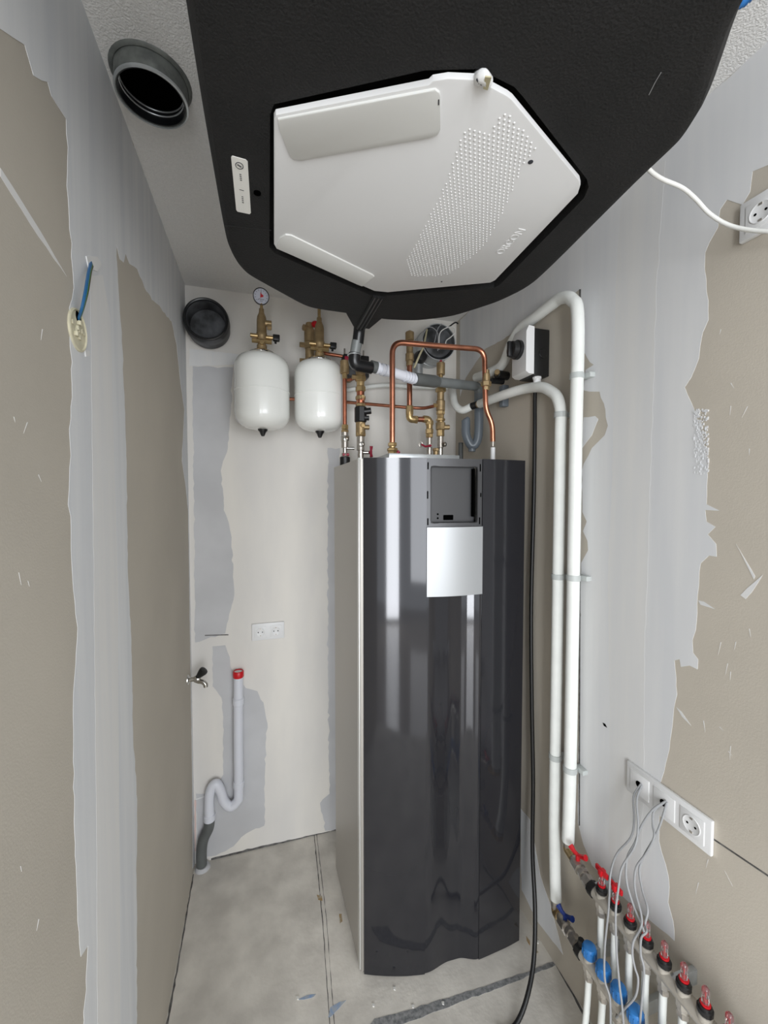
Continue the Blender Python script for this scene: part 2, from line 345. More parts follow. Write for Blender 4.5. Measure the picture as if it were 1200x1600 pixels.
# ------------------------------------------------------------------ ventilation unit under the ceiling
ZU = 2.30
def up(px, py, z=ZU): return at(px, py, z=z)
out = [up(358, 404), up(382, 432), up(430, 458), up(480, 485), up(545, 494), up(600, 503), up(650, 505), up(710, 498), up(780, 476), up(836, 449), up(1005, 284), up(1070, 225), up(1100, 180), up(1113, 148)]
out += [Vector((.58, .38, ZU)), Vector((.54, .28, ZU)), Vector((.44, .20, ZU)), Vector((.05, .20, ZU)), Vector((-.05, .26, ZU)), up(290, -30), up(290, 0), up(322, 200)]
for _ in range(3):
    nw = []
    for i in range(len(out)):
        a_, b_ = out[i], out[(i+1) % len(out)]; w_ = .25 if _ else .16
        nw += [a_.lerp(b_, w_), a_.lerp(b_, 1-w_)]
    out = nw
cx = sum(p.x for p in out)/len(out); cy = sum(p.y for p in out)/len(out)
vu = thing('ventilation_unit', 'large black foam ventilation unit with a white octagonal cover hanging under the ceiling', 'ventilation unit', (.33, .78, H))
plate = [(428, 186), (431, 180), (670, 133), (676, 127), (700, 123), (745, 125), (792, 150), (800, 156), (905, 282), (907, 290), (903, 303), (774, 438), (766, 442), (606, 457), (585, 455), (432, 389), (428, 382)]
PZ = ZU-.012
gro = [(422, 180), (428, 163), (664, 110), (748, 108), (804, 136), (818, 152), (917, 280), (920, 292), (912, 310), (782, 444), (772, 450), (606, 462), (580, 462), (430, 396), (421, 386)]
gpts = [up(*q) for q in gro]
bm = bmesh.new()
def ring(ptsx): return [bm.verts.new(p) for p in ptsx]
def inset(pts, d, z):
    n = len(pts); o = []
    for i in range(n):
        a, b, c = pts[i-1], pts[i], pts[(i+1) % n]
        e1 = (b-a).normalized(); e2 = (c-b).normalized(); t = (e1+e2).normalized(); nn = Vector((t.y, -t.x, 0))
        if nn.dot(Vector((cx, cy, 0))-Vector((b.x, b.y, 0))) < 0: nn = -nn
        q = b+nn*d; q.z = z; o.append(q)
    return o
prof = [(.0, H-.004), (.0, ZU+.16), (-.004, ZU+.11), (-.004, ZU+.03), (.002, ZU+.016), (.008, ZU+.006), (.018, ZU+.001), (.026, ZU)]
rings = [ring(inset(out, d, z)) for d, z in prof]
for a, b in zip(rings, rings[1:]):
    for i in range(len(a)):
        j = (i+1) % len(a); bm.faces.new((a[i], a[j], b[j], b[i]))
g0 = ring(gpts); g1 = ring([Vector((p.x, p.y, ZU+.03)) for p in gpts])
for i in range(len(g0)):
    j = (i+1) % len(g0); bm.faces.new((g0[i], g0[j], g1[j], g1[i]))
bm.faces.new(g1); bm.faces.new(rings[0])
es = [bm.edges.get((r_[i], r_[(i+1) % len(r_)])) for r_ in (rings[-1], g0) for i in range(len(r_))]
bmesh.ops.triangle_fill(bm, edges=[e for e in es if e], use_beauty=True)
hb = MB(); hb.frombm(bm)
housing = hb.build('housing', 'epp', vu, 30)
# dark recess floor around the plate
rec = MB().prism([Vector((p.x, p.y, ZU+.029)) for p in gpts], (0, 0, -.001))
sub(housing, 'recess', rec, 'groove')
cov = MB().prism([at(*q, z=PZ)+Vector((0, 0, .009)) for q in plate], (0, 0, -.009), bev=.002)
cover = cov.build('cover_plate', 'whitecover', vu)
def onplate(pix, th, m, name, bev=.001, dz=0):
    return sub(cover, name, MB().prism([at(*q, z=PZ-dz) for q in pix], (0, 0, -th), bev=bev), m)
onplate([(434, 184), (668, 139), (680, 137), (687, 142), (688, 148), (688, 200), (684, 208), (670, 213), (470, 248), (458, 246), (452, 240), (436, 200)], .0035, 'flap', 'access_flap', .0015)
onplate([(437, 370), (446, 365), (455, 366), (582, 428), (585, 431), (566, 446), (558, 443), (432, 386)], .0035, 'flap', 'access_flap', .0015)
onplate([(684.5, 152), (686.5, 151), (686.5, 160), (684.5, 160)], .004, 'ink', 'latch', .0)
p0 = at(686, 140, z=PZ); p1 = at(687, 206, z=PZ)
def inpoly(x, y, P):
    c = False
    for i in range(len(P)):
        a, b = P[i-1], P[i]
        if (a[1] > y) != (b[1] > y) and x < (b[0]-a[0])*(y-a[1])/(b[1]-a[1])+a[0]: c = not c
    return c
# dotted field: rows of small raised dots
dots = MB(); o_ = at(786, 172, z=PZ); zone = [(786, 170), (802, 184), (840, 230), (816, 262), (800, 300), (780, 345), (752, 390), (700, 430), (640, 432), (634, 410), (660, 360), (690, 300), (712, 240), (726, 200), (742, 203), (768, 206), (778, 186)]
zp = [at(*q, z=PZ) for q in zone]; z2 = [(p.x, p.y) for p in zp]
xs = [p[0] for p in z2]; ys = [p[1] for p in z2]; st = .0088; row = 0; y = min(ys)
while y < max(ys):
    x = min(xs)+(row % 2)*st/2
    while x < max(xs):
        if inpoly(x, y, z2):
            t = (y-min(ys))/(max(ys)-min(ys)); r = .0021-.0011*t
            dots.lathe((x, y, PZ), (0, 0, -1), [(0, r), (.0009, r*.8), (.0014, r*.35)], 7)
        x += st
    y += st*.86; row += 1
sub(cover, 'dot_relief', dots, 'white')
for q, r in (((829, 253), .0045), ((690, 440), .0022)):
    p = at(*q, z=PZ); sc = MB().lathe((p.x, p.y, PZ+.001), (0, 0, -1), [(0, r), (.0016, r), (.002, r*.8)], 16); sub(cover, 'screw', sc, 'ink')
# moulded lettering on the cover
def letters(txt, size, mw, parent, m, name, ext=.0005):
    cu = bpy.data.curves.new(name, 'FONT'); cu.body = txt; cu.size = size; cu.extrude = ext; cu.align_x = 'CENTER'; cu.align_y = 'CENTER'
    t = bpy.data.objects.new(name, cu); COL.objects.link(t)
    me = bpy.data.meshes.new_from_object(t.evaluated_get(bpy.context.evaluated_depsgraph_get()))
    bpy.data.objects.remove(t); me.materials.clear(); me.materials.append(M[m]); me.transform(mw)
    mb_ = MB(); mb_.add([v.co.copy() for v in me.vertices], [list(p.vertices) for p in me.polygons])
    bpy.data.meshes.remove(me)
    return mb_
def basis(o, ex, n):
    ex = Vector(ex).normalized(); n = Vector(n).normalized(); ey = n.cross(ex)
    return Matrix(((ex.x, ey.x, n.x, o[0]), (ex.y, ey.y, n.y, o[1]), (ex.z, ey.z, n.z, o[2]), (0, 0, 0, 1)))
pa = at(781, 395, z=PZ-.0004); pb = at(815, 360, z=PZ-.0004)
sub(cover, 'embossed_lettering', letters('ORCON', (pb-pa).length/3.3, basis((pa+pb)/2, pb-pa, (0, 0, -1)), cover, 'white', 'embossed_lettering', .0008), 'white')
# white retaining clip with a cream strap at the front of the cover
p = at(752, 130, z=ZU+.01)
sp = MB().tube(spline([at(746, 128, z=ZU+.008)+Vector((0, 0, .008)), at(748, 122, z=ZU-.008), at(755, 119, z=ZU-.016), at(762, 128, z=ZU-.012)], 5), .008, 12)
clip = sp.build('retaining_clip', 'white', vu)
sub(clip, 'strap', MB().prism([at(758, 118, z=PZ-.012), at(768, 119, z=PZ-.012), at(762, 139, z=PZ-.006), at(755, 137, z=PZ-.006)], (0, 0, -.002)), 'beige')
sub(clip, 'dark_stripe', MB().tube([at(745, 124, z=PZ-.008), at(749, 130, z=PZ-.008), at(753, 132, z=PZ-.008)], .0013, 6), 'ink')
# label
st_ = MB().prism([at(*q, z=ZU) for q in [(361, 245), (363, 243), (384, 249), (387, 252), (392, 332), (390, 334), (371, 330), (369, 327)]], (0, 0, -.001))
stick = st_.build('label_sticker', 'sticker', vu)
def mk(pix, r=.0007, closed=False, m='ink', nm='print'):
    sub(stick, nm, MB().tube([at(*q, z=ZU-.0012) for q in pix], r, 5, closed=closed), m)
c0 = (374, 259); mk([(c0[0]+6*math.cos(a*math.pi/8), c0[1]+(5*math.sin(a*math.pi/8)+1.6*math.cos(a*math.pi/8))) for a in range(16)], closed=True)
mk([(371, 257), (377, 261)], .0013)
for yy in (272, 275, 278, 281): mk([(374.3+(yy-272)*.1, yy), (377+(yy-272)*.1, yy+.9)], .0009)
mk([(374, 296), (381, 298)], .0006)
for yy in (307, 310, 313, 316): mk([(377.5+(yy-307)*.1, yy), (380+(yy-307)*.1, yy+.9)], .0009)
p = at(402, 301, z=ZU); MB().lathe((p.x, p.y, ZU+.001), (0, 0, -1), [(0, .007), (.003, .007), (.003, .005)], 14).build('plug', 'void', vu)
# thin seam on the foam and small dimples
MB().tube([at(350, 352, z=ZU), at(424, 360, z=ZU)], .0009, 5).build('foam_seam', 'groove', vu)
dm = MB()
for i in range(3):
    for j in range(4):
        p = at(411+i*8, 408+j*8+i*3, z=ZU); dm.lathe((p.x, p.y, ZU+.0005), (0, 0, -1), [(0, .0022), (.001, .0022)], 8)
dm.build('foam_dimples', 'groove', vu)
# scratches
MB().tube([at(1014, 148, z=ZU), at(1024, 128, z=ZU), at(1033, 113, z=ZU)], .0007, 5).build('scratch', 'cable', vu)
# drain channel running to the rear
a0, a1 = at(592, 462, z=ZU), at(563, 512, z=ZU)
dv = (a1-a0); sd = Vector((dv.y, -dv.x, 0)).normalized()
dc = MB().prism([a0-sd*.018, a0+sd*.018, a1+sd*.017, a1-sd*.017], (0, 0, -.006), bev=.002)
chn = dc.build('drain_channel', 'groove', vu)
rb = MB()
for s_ in (-.011, .0, .011): rb.tube([a0+sd*s_-Vector((0, 0, .006)), a1+sd*s_-Vector((0, 0, .006))], .0028, 8)
sub(chn, 'channel_rib', rb, 'black')
spt = [at(538, 486, z=ZU), at(600, 496, z=ZU), at(577, 515, z=ZU), at(552, 511, z=ZU)]
MB().prism([p+Vector((0, 0, .09)) for p in spt], (0, 0, -.0895), bev=.004).build('drain_spout', 'epp', vu)
# blue corrugated conduit by the ceiling
pts = [Vector((.50, .22, H-.012)), at(1136, -12, z=H-.035), at(1150, 0, z=H-.038), at(1166, -4, z=H-.03), at(1190, -30, z=H-.02)]
q = spline(pts, 14); rr = [.010+.0018*math.sin(i*1.6) for i in range(len(q))]
solo('corrugated_conduit', MB().tube(q, rr, 12), 'blue', 'blue corrugated conduit end beside the black unit at the ceiling', 'conduit')
# ------------------------------------------------------------------ ducts
cdt = thing('ceiling_duct', 'black round duct opening in the ceiling beside the left wall', 'duct', at(238, 152, z=2.6)*1.0)
c = at(238, 153, z=2.595); c.x = max(c.x, L+.078)
MB().lathe((c.x, c.y, 2.592), (0, 0, 1), [(0, .068), (0, .071), (.004, .073), (H-2.592, .073), (H-2.592, .066), (.03, .066), (.0, .068)], 48, caps=False).build('duct_tube', 'ductgrey', cdt)
MB().lathe((c.x, c.y, 2.5925), (0, 0, 1), [(0, .0675), (.0, .0655), (H-2.5935, .0655), (H-2.5935, .0675)], 48, caps=False).build('rubber_liner', 'rubber', cdt)
MB().lathe((c.x, c.y, 2.59), (0, 0, 1), [(0, .070), (.001, .0735), (.006, .0735), (.006, .0695), (0, .070)], 48, caps=False).build('lip', 'galv', cdt)
for zz in (2.612, 2.622):
    MB().tube([Vector((c.x+.064*math.cos(a*math.pi/24), c.y+.064*math.sin(a*math.pi/24), zz)) for a in range(48)], .0016, 8, closed=True).build('sealing_ring', 'galv', cdt)
MB().lathe((c.x, c.y, H-.006), (0, 0, 1), [(0, .066), (.004, .066)], 40).build('duct_inside', 'void', cdt)
MB().lathe((c.x, c.y, H-.007), (0, 0, 1), [(0.003, .073), (.002, .075), (.004, .080), (.007, .082)], 40, caps=False).build('plaster_collar', 'ductgrey', cdt)

wd = thing('wall_duct', 'black round duct spigot on the back wall in the upper left corner', 'duct', (-.19, D, 2.44))
b0 = at(337, 512, y=D); f0 = at(321, 499, y=D-.135); ax = (f0-b0); ln = ax.length
axn = Vector((0, -1, 0)); ln = .12; f0 = at(322, 499, y=D-ln); f0.x = max(f0.x, L+.095)
MB().lathe(f0-axn*ln, axn, [(.02, .088), (ln*.55, .088), (ln*.6, .092), (ln*.9, .092), (ln, .089), (ln, .076), (ln*.35, .073), (ln*.3, .0)], 56, caps=False).build('duct_tube', 'dust', wd)
MB().tube([f0+axn*.001+((axn.orthogonal().normalized())*math.cos(a*math.pi/28)+axn.cross(axn.orthogonal().normalized())*math.sin(a*math.pi/28))*.083 for a in range(56)], .0065, 8, closed=True).build('rim', 'rubber', wd)

gd = thing('galvanised_duct', 'grey round duct with loose wires on the back wall under the unit', 'duct', (.838, D, 2.46))
MB().lathe((.838, D-.001, 2.462), (-.02, -1, -.03), [(0, .088), (.05, .088), (.052, .092), (.06, .092), (.062, .088), (.15, .088), (.15, .084), (.03, .082), (.03, 0)], 48, caps=False).build('duct_tube', 'galv', gd)
MB().lathe((.835, D-.14, 2.462), (-.02, -1, -.03), [(-.03, .081), (0, .074), (.006, .05), (.002, .0)], 32, caps=False).build('plastic_plug', 'dust', gd)
for k, (pp, r) in enumerate([([(660, 531), (662, 518), (668, 512), (676, 512), (684, 522), (684, 548)], .0022), ([(686, 546), (687, 522), (696, 513), (708, 511), (711, 519), (704, 527), (697, 533), (696, 545)], .0025), ([(676, 544), (680, 530), (684, 514), (690, 506)], .002), ([(700, 512), (711, 504), (716, 506)], .0035)]):
    q = spline([at(*t, y=D-.165-.006*i) for i, t in enumerate(pp)], 5)
    MB().tube(q, r, 8).build('loose_wire', ['cable', 'whitecable', 'cable', 'black'][k], gd)
# ------------------------------------------------------------------ heat pump cabinet
ZT = 1.835
XL, XR = .322, .925
YT = [(.322, 1.343), (.358, 1.328), (.396, 1.314), (.439, 1.300), (.483, 1.288), (.5365, 1.277), (.60, 1.268), (.67, 1.263), (.7435, 1.262), (.82, 1.2655), (.875, 1.269), (.925, 1.275)]
def yc(x):
    x = min(max(x, YT[0][0]), YT[-1][0])
    for i in range(len(YT)-1):
        if x <= YT[i+1][0]: break
    def sl(k):
        k0, k1 = max(k-1, 0), min(k+1, len(YT)-1); return (YT[k1][1]-YT[k0][1])/(YT[k1][0]-YT[k0][0])
    (xa, ya_), (xb_, yb_) = YT[i], YT[i+1]; h = xb_-xa; t = (x-xa)/h
    return ya_*(2*t**3-3*t*t+1)+h*sl(i)*(t**3-2*t*t+t)+yb_*(3*t*t-2*t**3)+h*sl(i+1)*(t**3-t*t)
def lins(a, b, n): return [a+(b-a)*i/n for i in range(n+1)]
hp = thing('heat_pump', 'tall glossy anthracite heat pump cabinet with a silver cover standing on the floor', 'heat pump', (.62, 1.52, 0))
sidep = [Vector((XL-.004, 1.372, 0)), Vector((.306, 1.775, 0)), Vector((.895, 1.775, 0)), Vector((XR-.004, 1.325, 0))]
bs = MB().prism([p+Vector((0, 0, .012)) for p in sidep], (0, 0, ZT-.012-.003), bev=.002)
body = bs.build('body', 'side', hp)
MB().box(XL-.0055, XL-.001, 1.350, 1.376, .012, ZT, .001).build('corner_strip', 'edge', hp)
MB().box(XL-.001, XL+.008, 1.344, 1.372, .012, ZT-.004).build('flange', 'side', hp)
X1, X2 = .5365, .7435
MB().slab(lins(XL+.008, X1, 16), yc, .004, ZT-.001, .02).build('front_panel', 'gloss', hp)
MB().slab(lins(X2, XR, 14), yc, .004, ZT-.001, .02).build('front_panel', 'gloss', hp)
ZS0, ZS1 = 1.358, 1.597
def ym(x):
    t = (x-X1)/(X2-X1); u = min(1, t/.5) if t < .66 else (1-t)/.34
    return yc(x)+.003+.022*(u*u*(3-2*u))
MB().slab(lins(X1, X2, 30), ym, .004, ZS1, .014).build('centre_panel', 'gloss', hp)
# display frame
fy = lambda x: yc(x)+.004
CX0, CX1, CZ0, CZ1 = .553, .7245, 1.611, 1.806
fr = MB().slab(lins(X1+.0012, X2-.0012, 14), fy, CZ1, ZT-.002, .012)
fr.slab(lins(X1+.0012, X2-.0012, 14), fy, ZS1+.001, CZ0, .012)
fr.slab(lins(X1+.0012, CX0, 4), fy, CZ0, CZ1, .012); fr.slab(lins(CX1, X2-.0012, 4), fy, CZ0, CZ1, .012)
frame = fr.build('display_frame', 'anth', hp)
sub(frame, 'recessed_plate', MB().slab(lins(CX0, CX1, 6), lambda x: 1.292-.02*(x-.63), CZ0, CZ1, .003), 'anth')
rp = [(CX0, CZ0), (CX1, CZ0), (CX1, CZ1-.0), (CX0, CZ1)]
pts = []
for i in range(4):
    a, b, c_ = rp[i-1], rp[i], rp[(i+1) % 4]
    for t in lins(0, 1, 5):
        va = Vector((a[0]-b[0], a[1]-b[1])).normalized()*.012; vb = Vector((c_[0]-b[0], c_[1]-b[1])).normalized()*.012
        x = b[0]+va.x*(1-t)**2+vb.x*t*t; z = b[1]+va.y*(1-t)**2+vb.y*t*t; pts.append(Vector((x, fy(x)+.001, z)))
sub(frame, 'cutout_rim', MB().tube(pts, .0022, 8, closed=True), 'black')
sub(frame, 'side_channel', MB().box(CX1-.014, CX1-.007, fy(CX1)+.004, fy(CX1)+.020, CZ0+.02, CZ1-.006, .002), 'void')
for x, z, h_ in ((X1+.006, 1.807, .012), (X1+.005, 1.708, .013), (X1+.006, 1.616, .012), (X2-.009, 1.803, .013), (X2-.006, 1.708, .007), (X2-.010, 1.617, .012)):
    sub(frame, 'clip_slot', MB().box(x-.0022, x+.0022, fy(x)-.0012, fy(x)+.004, z-h_, z+h_, .0006), 'void')
hol = MB().box(.606, .644, 1.2885, 1.2945, 1.620, 1.638, .0025)
hol.cyl((.585, 1.2905, 1.641), (.585, 1.294, 1.641), .0032, 12); hol.cyl((.585, 1.2905, 1.627), (.585, 1.294, 1.627), .0032, 12)
sub(frame, 'cable_hole', hol, 'void')
MB().slab(lins(X1+.0008, X2-.0008, 20), lambda x: yc(x)-.003-.004*math.sin(math.pi*(x-X1)/(X2-X1)), ZS0, ZS1, .014).build('silver_cover', 'silver', hp)
tp0 = at(608, 716, y=1.375); tp1 = at(718, 718, y=1.375)
ZP = ZT+.022
MB().box(tp0.x, tp1.x, 1.375, 1.60, ZT-.002, ZP, .0015).build('top_plate', 'galv', hp)
for x, y in ((.36, 1.42), (.87, 1.38), (.36, 1.73), (.86, 1.73)):
    MB().cyl((x, y, 0), (x, y, .0125), .02).build('foot', 'black', hp)
# ------------------------------------------------------------------ expansion vessels
def vessel(cpx, topy, boty, rpx, y, label):
    c = at(cpx, (topy+boty)/2, y=y); zt = at(cpx, topy, y=y).z; zb = at(cpx, boty, y=y).z; r = pxm(c, rpx)*.985
    t = thing('expansion_vessel', label, 'expansion vessel', (c.x, c.y, zb), 'white expansion vessels on the back wall')
    h = zt-zb; P = []
    for i in range(9):
        a = math.pi/2*i/8; P.append((.0+.062*(1-math.cos(a)), .022+(r-.022)*math.sin(a)**.75))
    mid = h*.5; P += [(mid-.002, r), (mid-.0012, r+.0018), (mid+.0012, r+.0018), (mid+.002, r)]
    for i in range(9):
        a = math.pi/2*(1-i/8); P.append((h-.058*(1-math.cos(a)), .053+(r-.053)*math.sin(a)**.85))
    P[0] = (0, .018)
    MB().lathe((c.x, c.y, zb), (0, 0, 1), P, 56).build('tank', 'enamel', t)
    MB().lathe((c.x, c.y, zb-.028), (0, 0, 1), [(0, .006), (.008, .010), (.016, .013), (.024, .0195), (.029, .0205), (.031, .012)], 20).build('valve_cap', 'black', t)
    MB().lathe((c.x, c.y, zt-.004), (0, 0, 1), [(0, .052), (.004, .0545), (.013, .0545), (.017, .050), (.018, .02)], 40).build('mounting_ring', 'chrome', t)
    MB().box(c.x-.02, c.x+.02, c.y+r*.6, D, zb+h*.8, zb+h*.86, .002).build('wall_bracket', 'galv', t)
    return c, zt
VY = 1.79
c1, zt1 = vessel(410, 556, 671, 42, VY, 'white expansion vessel at the left, below the brass valves with the pressure gauge')
c2, zt2 = vessel(499.5, 567, 674, 39, VY, 'white expansion vessel at the right, nearer the copper pipes')
def safety(c, z0, full, label, name):
    t = thing(name, label, 'safety valve', (c.x, c.y, z0+.01), 'brass safety valves on top of the expansion vessels')
    z = z0+.008
    MB().lathe((c.x, c.y, z), (0, 0, 1), [(0, .018), (.018, .018), (.018, .021), (.034, .021), (.036, .017), (.052, .017), (.054, .022), (.068, .022), (.07, .0225), (.083, .0225), (.085, .021), (.135, .0205), (.15, .0185), (.168, .011), (.184, .0105), (.186, .008)], 10, caps=True).build('valve_body', 'brassd', t)
    cz = z+.068
    m_ = MB().cyl((c.x-.046, c.y-.012, cz), (c.x-.016, c.y-.012, cz), .0085, 12)
    m_.cyl((c.x+.016, c.y-.012, cz-.002), (c.x+.046, c.y-.012, cz-.002), .008, 12)
    m_.cyl((c.x, c.y-.03, cz-.03), (c.x, c.y, cz-.03), .010, 6)
    m_.cyl((c.x-.04, c.y-.006, cz-.018), (c.x+.04, c.y-.006, cz-.018), .0095, 8)
    m_.build('side_port', 'brass', t)
    m_ = MB().box(c.x+.044, c.x+.072, c.y-.024, c.y, cz-.013, cz+.011, .003); m_.cyl((c.x+.055, c.y-.012, cz-.024), (c.x+.055, c.y-.012, cz-.01), .005, 10)
    m_.build('fill_tap', 'black', t)
    if full: MB().cyl((c.x+.012, c.y-.008, z+.125), (c.x+.040, c.y-.008, z+.125), .012, 12).build('outlet', 'brassd', t); MB().cyl((c.x+.022, c.y-.008, z+.112), (c.x+.04, c.y-.008, z+.112), .014, 6).build('outlet_nut', 'brassd', t)
    return t, z
sv, zz = safety(c1, zt1, True, 'brass safety valve carrying the round pressure gauge above the left vessel', 'safety_valve')
g = at(408, 463, y=VY-.01); n_ = Vector((.05, -1, -.22)).normalized()
MB().tube([Vector((c1.x, c1.y, zz+.18)), Vector((c1.x, c1.y, g.z-.03)), g+Vector((0, .01, -.005))], .006, 10).build('gauge_stem', 'brass', sv)
gc = MB().lathe(g-n_*.022, n_, [(0, .026), (.004, .031), (.018, .031), (.022, .0325), (.026, .0325), (.027, .0305), (.0205, .030), (.0205, .0)], 40, caps=False).build('pressure_gauge', 'black', sv)
sub(gc, 'dial', MB().lathe(g-n_*.0, n_, [(0, .0295), (.0012, .0295)], 36), 'dial')
ex = Vector((0, 0, 1)).cross(-n_).normalized(); ex = -ex if ex.x < 0 else ex; ey = (-n_).cross(ex); ey = -ey if ey.z < 0 else ey
gf = g+n_*.0014
def gp(a, b): return gf+ex*a+ey*b
sub(gc, 'red_zone', MB().prism([gp(-.004, -.006), gp(.009, -.001), gp(.0085, .005), gp(.002, .008), gp(-.002, .016)], n_*.0006), 'red')
tk = MB()
for a in range(-40, 221, 26):
    ca, sa = math.cos(math.radians(a)), math.sin(math.radians(a)); tk.tube([gp(.021*ca, .021*sa), gp(.0265*ca, .0265*sa)], .0006, 5)
tk.tube([gp(0, -.001), gp(0, .021)], .0008, 5)
tk.tube([gp(-.013, -.016), gp(-.009, -.011), gp(.012, -.012)], .0009, 5); tk.tube([gp(-.005, -.018), gp(.006, -.018)], .0009, 5)
sub(gc, 'markings', tk, 'ink')
sv2, zz2 = safety(c2, zt2, False, 'brass safety valve reaching up behind the black unit above the right vessel', 'safety_valve')
MB().tube([Vector((c2.x, c2.y, zz2+.18)), Vector((c2.x, c2.y, zz2+.26))], .007, 10).build('gauge_stem', 'brass', sv2)
# inlet group behind the right vessel with the red cap
ig = thing('inlet_group', 'brass inlet group with a red cap behind the right vessel valve', 'valve', (c2.x-.04, VY+.08, zt2))
bx = at(484, 560, y=VY+.08)
m_ = MB(); xx = bx.x
for (pt, pb, r, n) in ((562, 572, 10, 6), (545, 562, 7, 12), (535, 545, 9, 6), (515, 535, 8.5, 12), (505, 515, 6, 12)):
    a = at(484, pt, y=VY+.08); b = at(484, pb, y=VY+.08); m_.cyl((xx, VY+.08, b.z), (xx, VY+.08, a.z), pxm(a, r), n)
m_.cyl((xx-.045, VY+.08, at(484, 565, y=VY+.08).z), (xx, VY+.08, at(484, 565, y=VY+.08).z), .012, 6)
m_.cyl((xx-.045, VY+.08, at(484, 540, y=VY+.08).z), (xx+.01, VY+.08, at(484, 540, y=VY+.08).z), .012, 6)
m_.cyl((xx-.03, VY+.07, at(484, 514, y=VY+.08).z), (xx, VY+.08, at(484, 514, y=VY+.08).z), .014, 10)
m_.cyl((xx, VY+.08, at(484, 550, y=VY+.08).z), (xx, D, at(484, 550, y=VY+.08).z), .011, 10)
m_.build('valve_body', 'brassd', ig)
p = at(492, 504, y=VY+.05); MB().lathe(p+Vector((0, .02, 0)), (.1, -1, -.3), [(0, .010), (.006, .0145), (.022, .0135), (.028, .009)], 14).build('red_cap', 'red', ig)
# ------------------------------------------------------------------ pipework standing on the cabinet
def riser(name, label, cat, px, y, segs, group=None, base=None):
    b = at(px, max(s_[2] for s_ in segs), y=y); x0 = b.x
    bz = base if base is not None else b.z
    t = thing(name, label, cat, (x0, y, bz), group)
    byname = {}
    for (nm, pt, pb, rp_, n, m) in segs:
        za = at(px, pt, y=y).z; zb = at(px, pb, y=y).z
        if base is not None: zb = max(zb, base); 
        k = (nm, m, pt) if nm.startswith('!') else (nm, m, pt)
        MB().cyl((x0, y, zb), (x0, y, za+.0005), pxm(b, rp_), n).build(nm.strip('!'), m, t)
    return t, x0
def side_cyl(t, nm, m, a, b, r, n=12): return MB().cyl(a, b, r, n).build(nm, m, t)
def butterfly(t, p, d, m='maroon', s_=1):
    p = Vector(p); d = Vector(d).normalized(); u = Vector((0, 0, 1)) if abs(d.z) < .8 else Vector((0, 1, 0))
    MB().cyl(p, p+d*.012*s_, .006*s_, 10).build('handle_hub', m, t)
    q = p+d*.012*s_; mb_ = MB()
    for sg in (-1, 1): mb_.tube([q, q+u*sg*.008*s_+d*.001, q+u*sg*.02*s_+d*.004*s_], [.004*s_, .005*s_, .0065*s_], 8)
    mb_.build('handle', m, t)
yA = 1.70
rA, xA = riser('air_vent_riser', 'thin copper riser with brass air vent right beside the right vessel', 'pipe', 539, yA, [('air_vent', 564, 584, 7, 14, 'brassd'), ('vent_neck', 584, 592, 4, 8, 'brass'), ('pipe', 592, 666, 3.2, 12, 'copperd'), ('nut', 664, 671, 5.5, 6, 'brass'), ('nut', 672, 676, 6, 6, 'brass'), ('valve', 675, 700, 5.5, 12, 'nickel'), ('nut', 681, 689, 7, 6, 'chrome'), ('nut', 708, 716, 6, 6, 'nickel'), ('stub', 700, 712, 3.6, 12, 'chrome'), ('grommet', 714, 728, 8, 14, 'black')], base=ZT)
pz = at(539, 687, y=yA).z
MB().lathe((xA, yA-.012, pz), (.2, -1, 0), [(0, .010), (.01, .010), (.011, .006), (.007, .0055)], 16).build('valve_dial', 'chrome', rA)
side_cyl(rA, 'drain_stub', 'chrome', (xA+.008, yA, pz-.036), (xA+.04, yA-.006, pz-.036), .006)
MB().cyl((xA-.012, yA-.01, pz-.064), (xA+.016, yA-.01, pz-.064), .006, 8).build('red_seal', 'maroon', rA)
yB = 1.64
rB, xB = riser('brass_riser', 'thick brass riser with a black regulator knob and chrome ball valve', 'pipe', 563.5, yB, [('tee', 572, 588, 7.5, 12, 'brassd'), ('nut', 588, 596, 8.5, 6, 'brass'), ('pipe', 596, 604, 6, 12, 'brass'), ('nut', 604, 612, 8, 6, 'brass'), ('body_upper', 612, 619, 6, 12, 'copperd'), ('nut', 619, 625, 8, 8, 'brassd'), ('body_upper', 625, 631, 6.5, 12, 'copper'), ('nut', 631, 636, 8, 6, 'brassd'), ('regulator', 636, 660, 9.5, 8, 'black'), ('body_lower', 660, 680, 7.5, 12, 'brassd'), ('nut', 676, 682, 8, 6, 'brass'), ('valve', 682, 704, 6, 12, 'nickel'), ('stub', 704, 722, 5, 12, 'chrome')], base=ZT)
for pzz, r, m in ((622, .008, 'brass'), (626, .006, 'copper'), (666, .009, 'brass')):
    z = at(566, pzz, y=yB).z; side_cyl(rB, 'port', m, (xB+.004, yB-.026, z), (xB+.002, yB, z), r)
z = at(566, 668, y=yB).z; side_cyl(rB, 'side_port', 'brassd', (xB+.01, yB-.01, z), (xB+.034, yB-.012, z), .010)
z = at(566, 644, y=yB).z; side_cyl(rB, 'regulator_knob', 'black', (xB+.012, yB-.012, z), (xB+.04, yB-.02, z+.004), .013, 10)
z = at(566, 654, y=yB).z; side_cyl(rB, 'regulator_screw', 'black', (xB+.010, yB-.012, z), (xB+.032, yB-.018, z), .010, 8)
z = at(564, 695, y=yB).z; MB().lathe((xB, yB-.012, z), (.2, -1, 0), [(0, .011), (.01, .011), (.011, .007), (.006, .006)], 16).build('valve_dial', 'chrome', rB)
z = at(564, 707, y=yB).z; side_cyl(rB, 'drain_stub', 'chrome', (xB+.01, yB-.004, z), (xB+.046, yB-.008, z), .007); butterfly(rB, (xB+.036, yB-.014, z), (.1, -1, .1), 'maroon', 1.1)
z = at(564, 590, y=yB).z; side_cyl(rB, 'side_stub', 'brassd', (xB-.035, yB, z), (xB, yB, z), .010, 8)
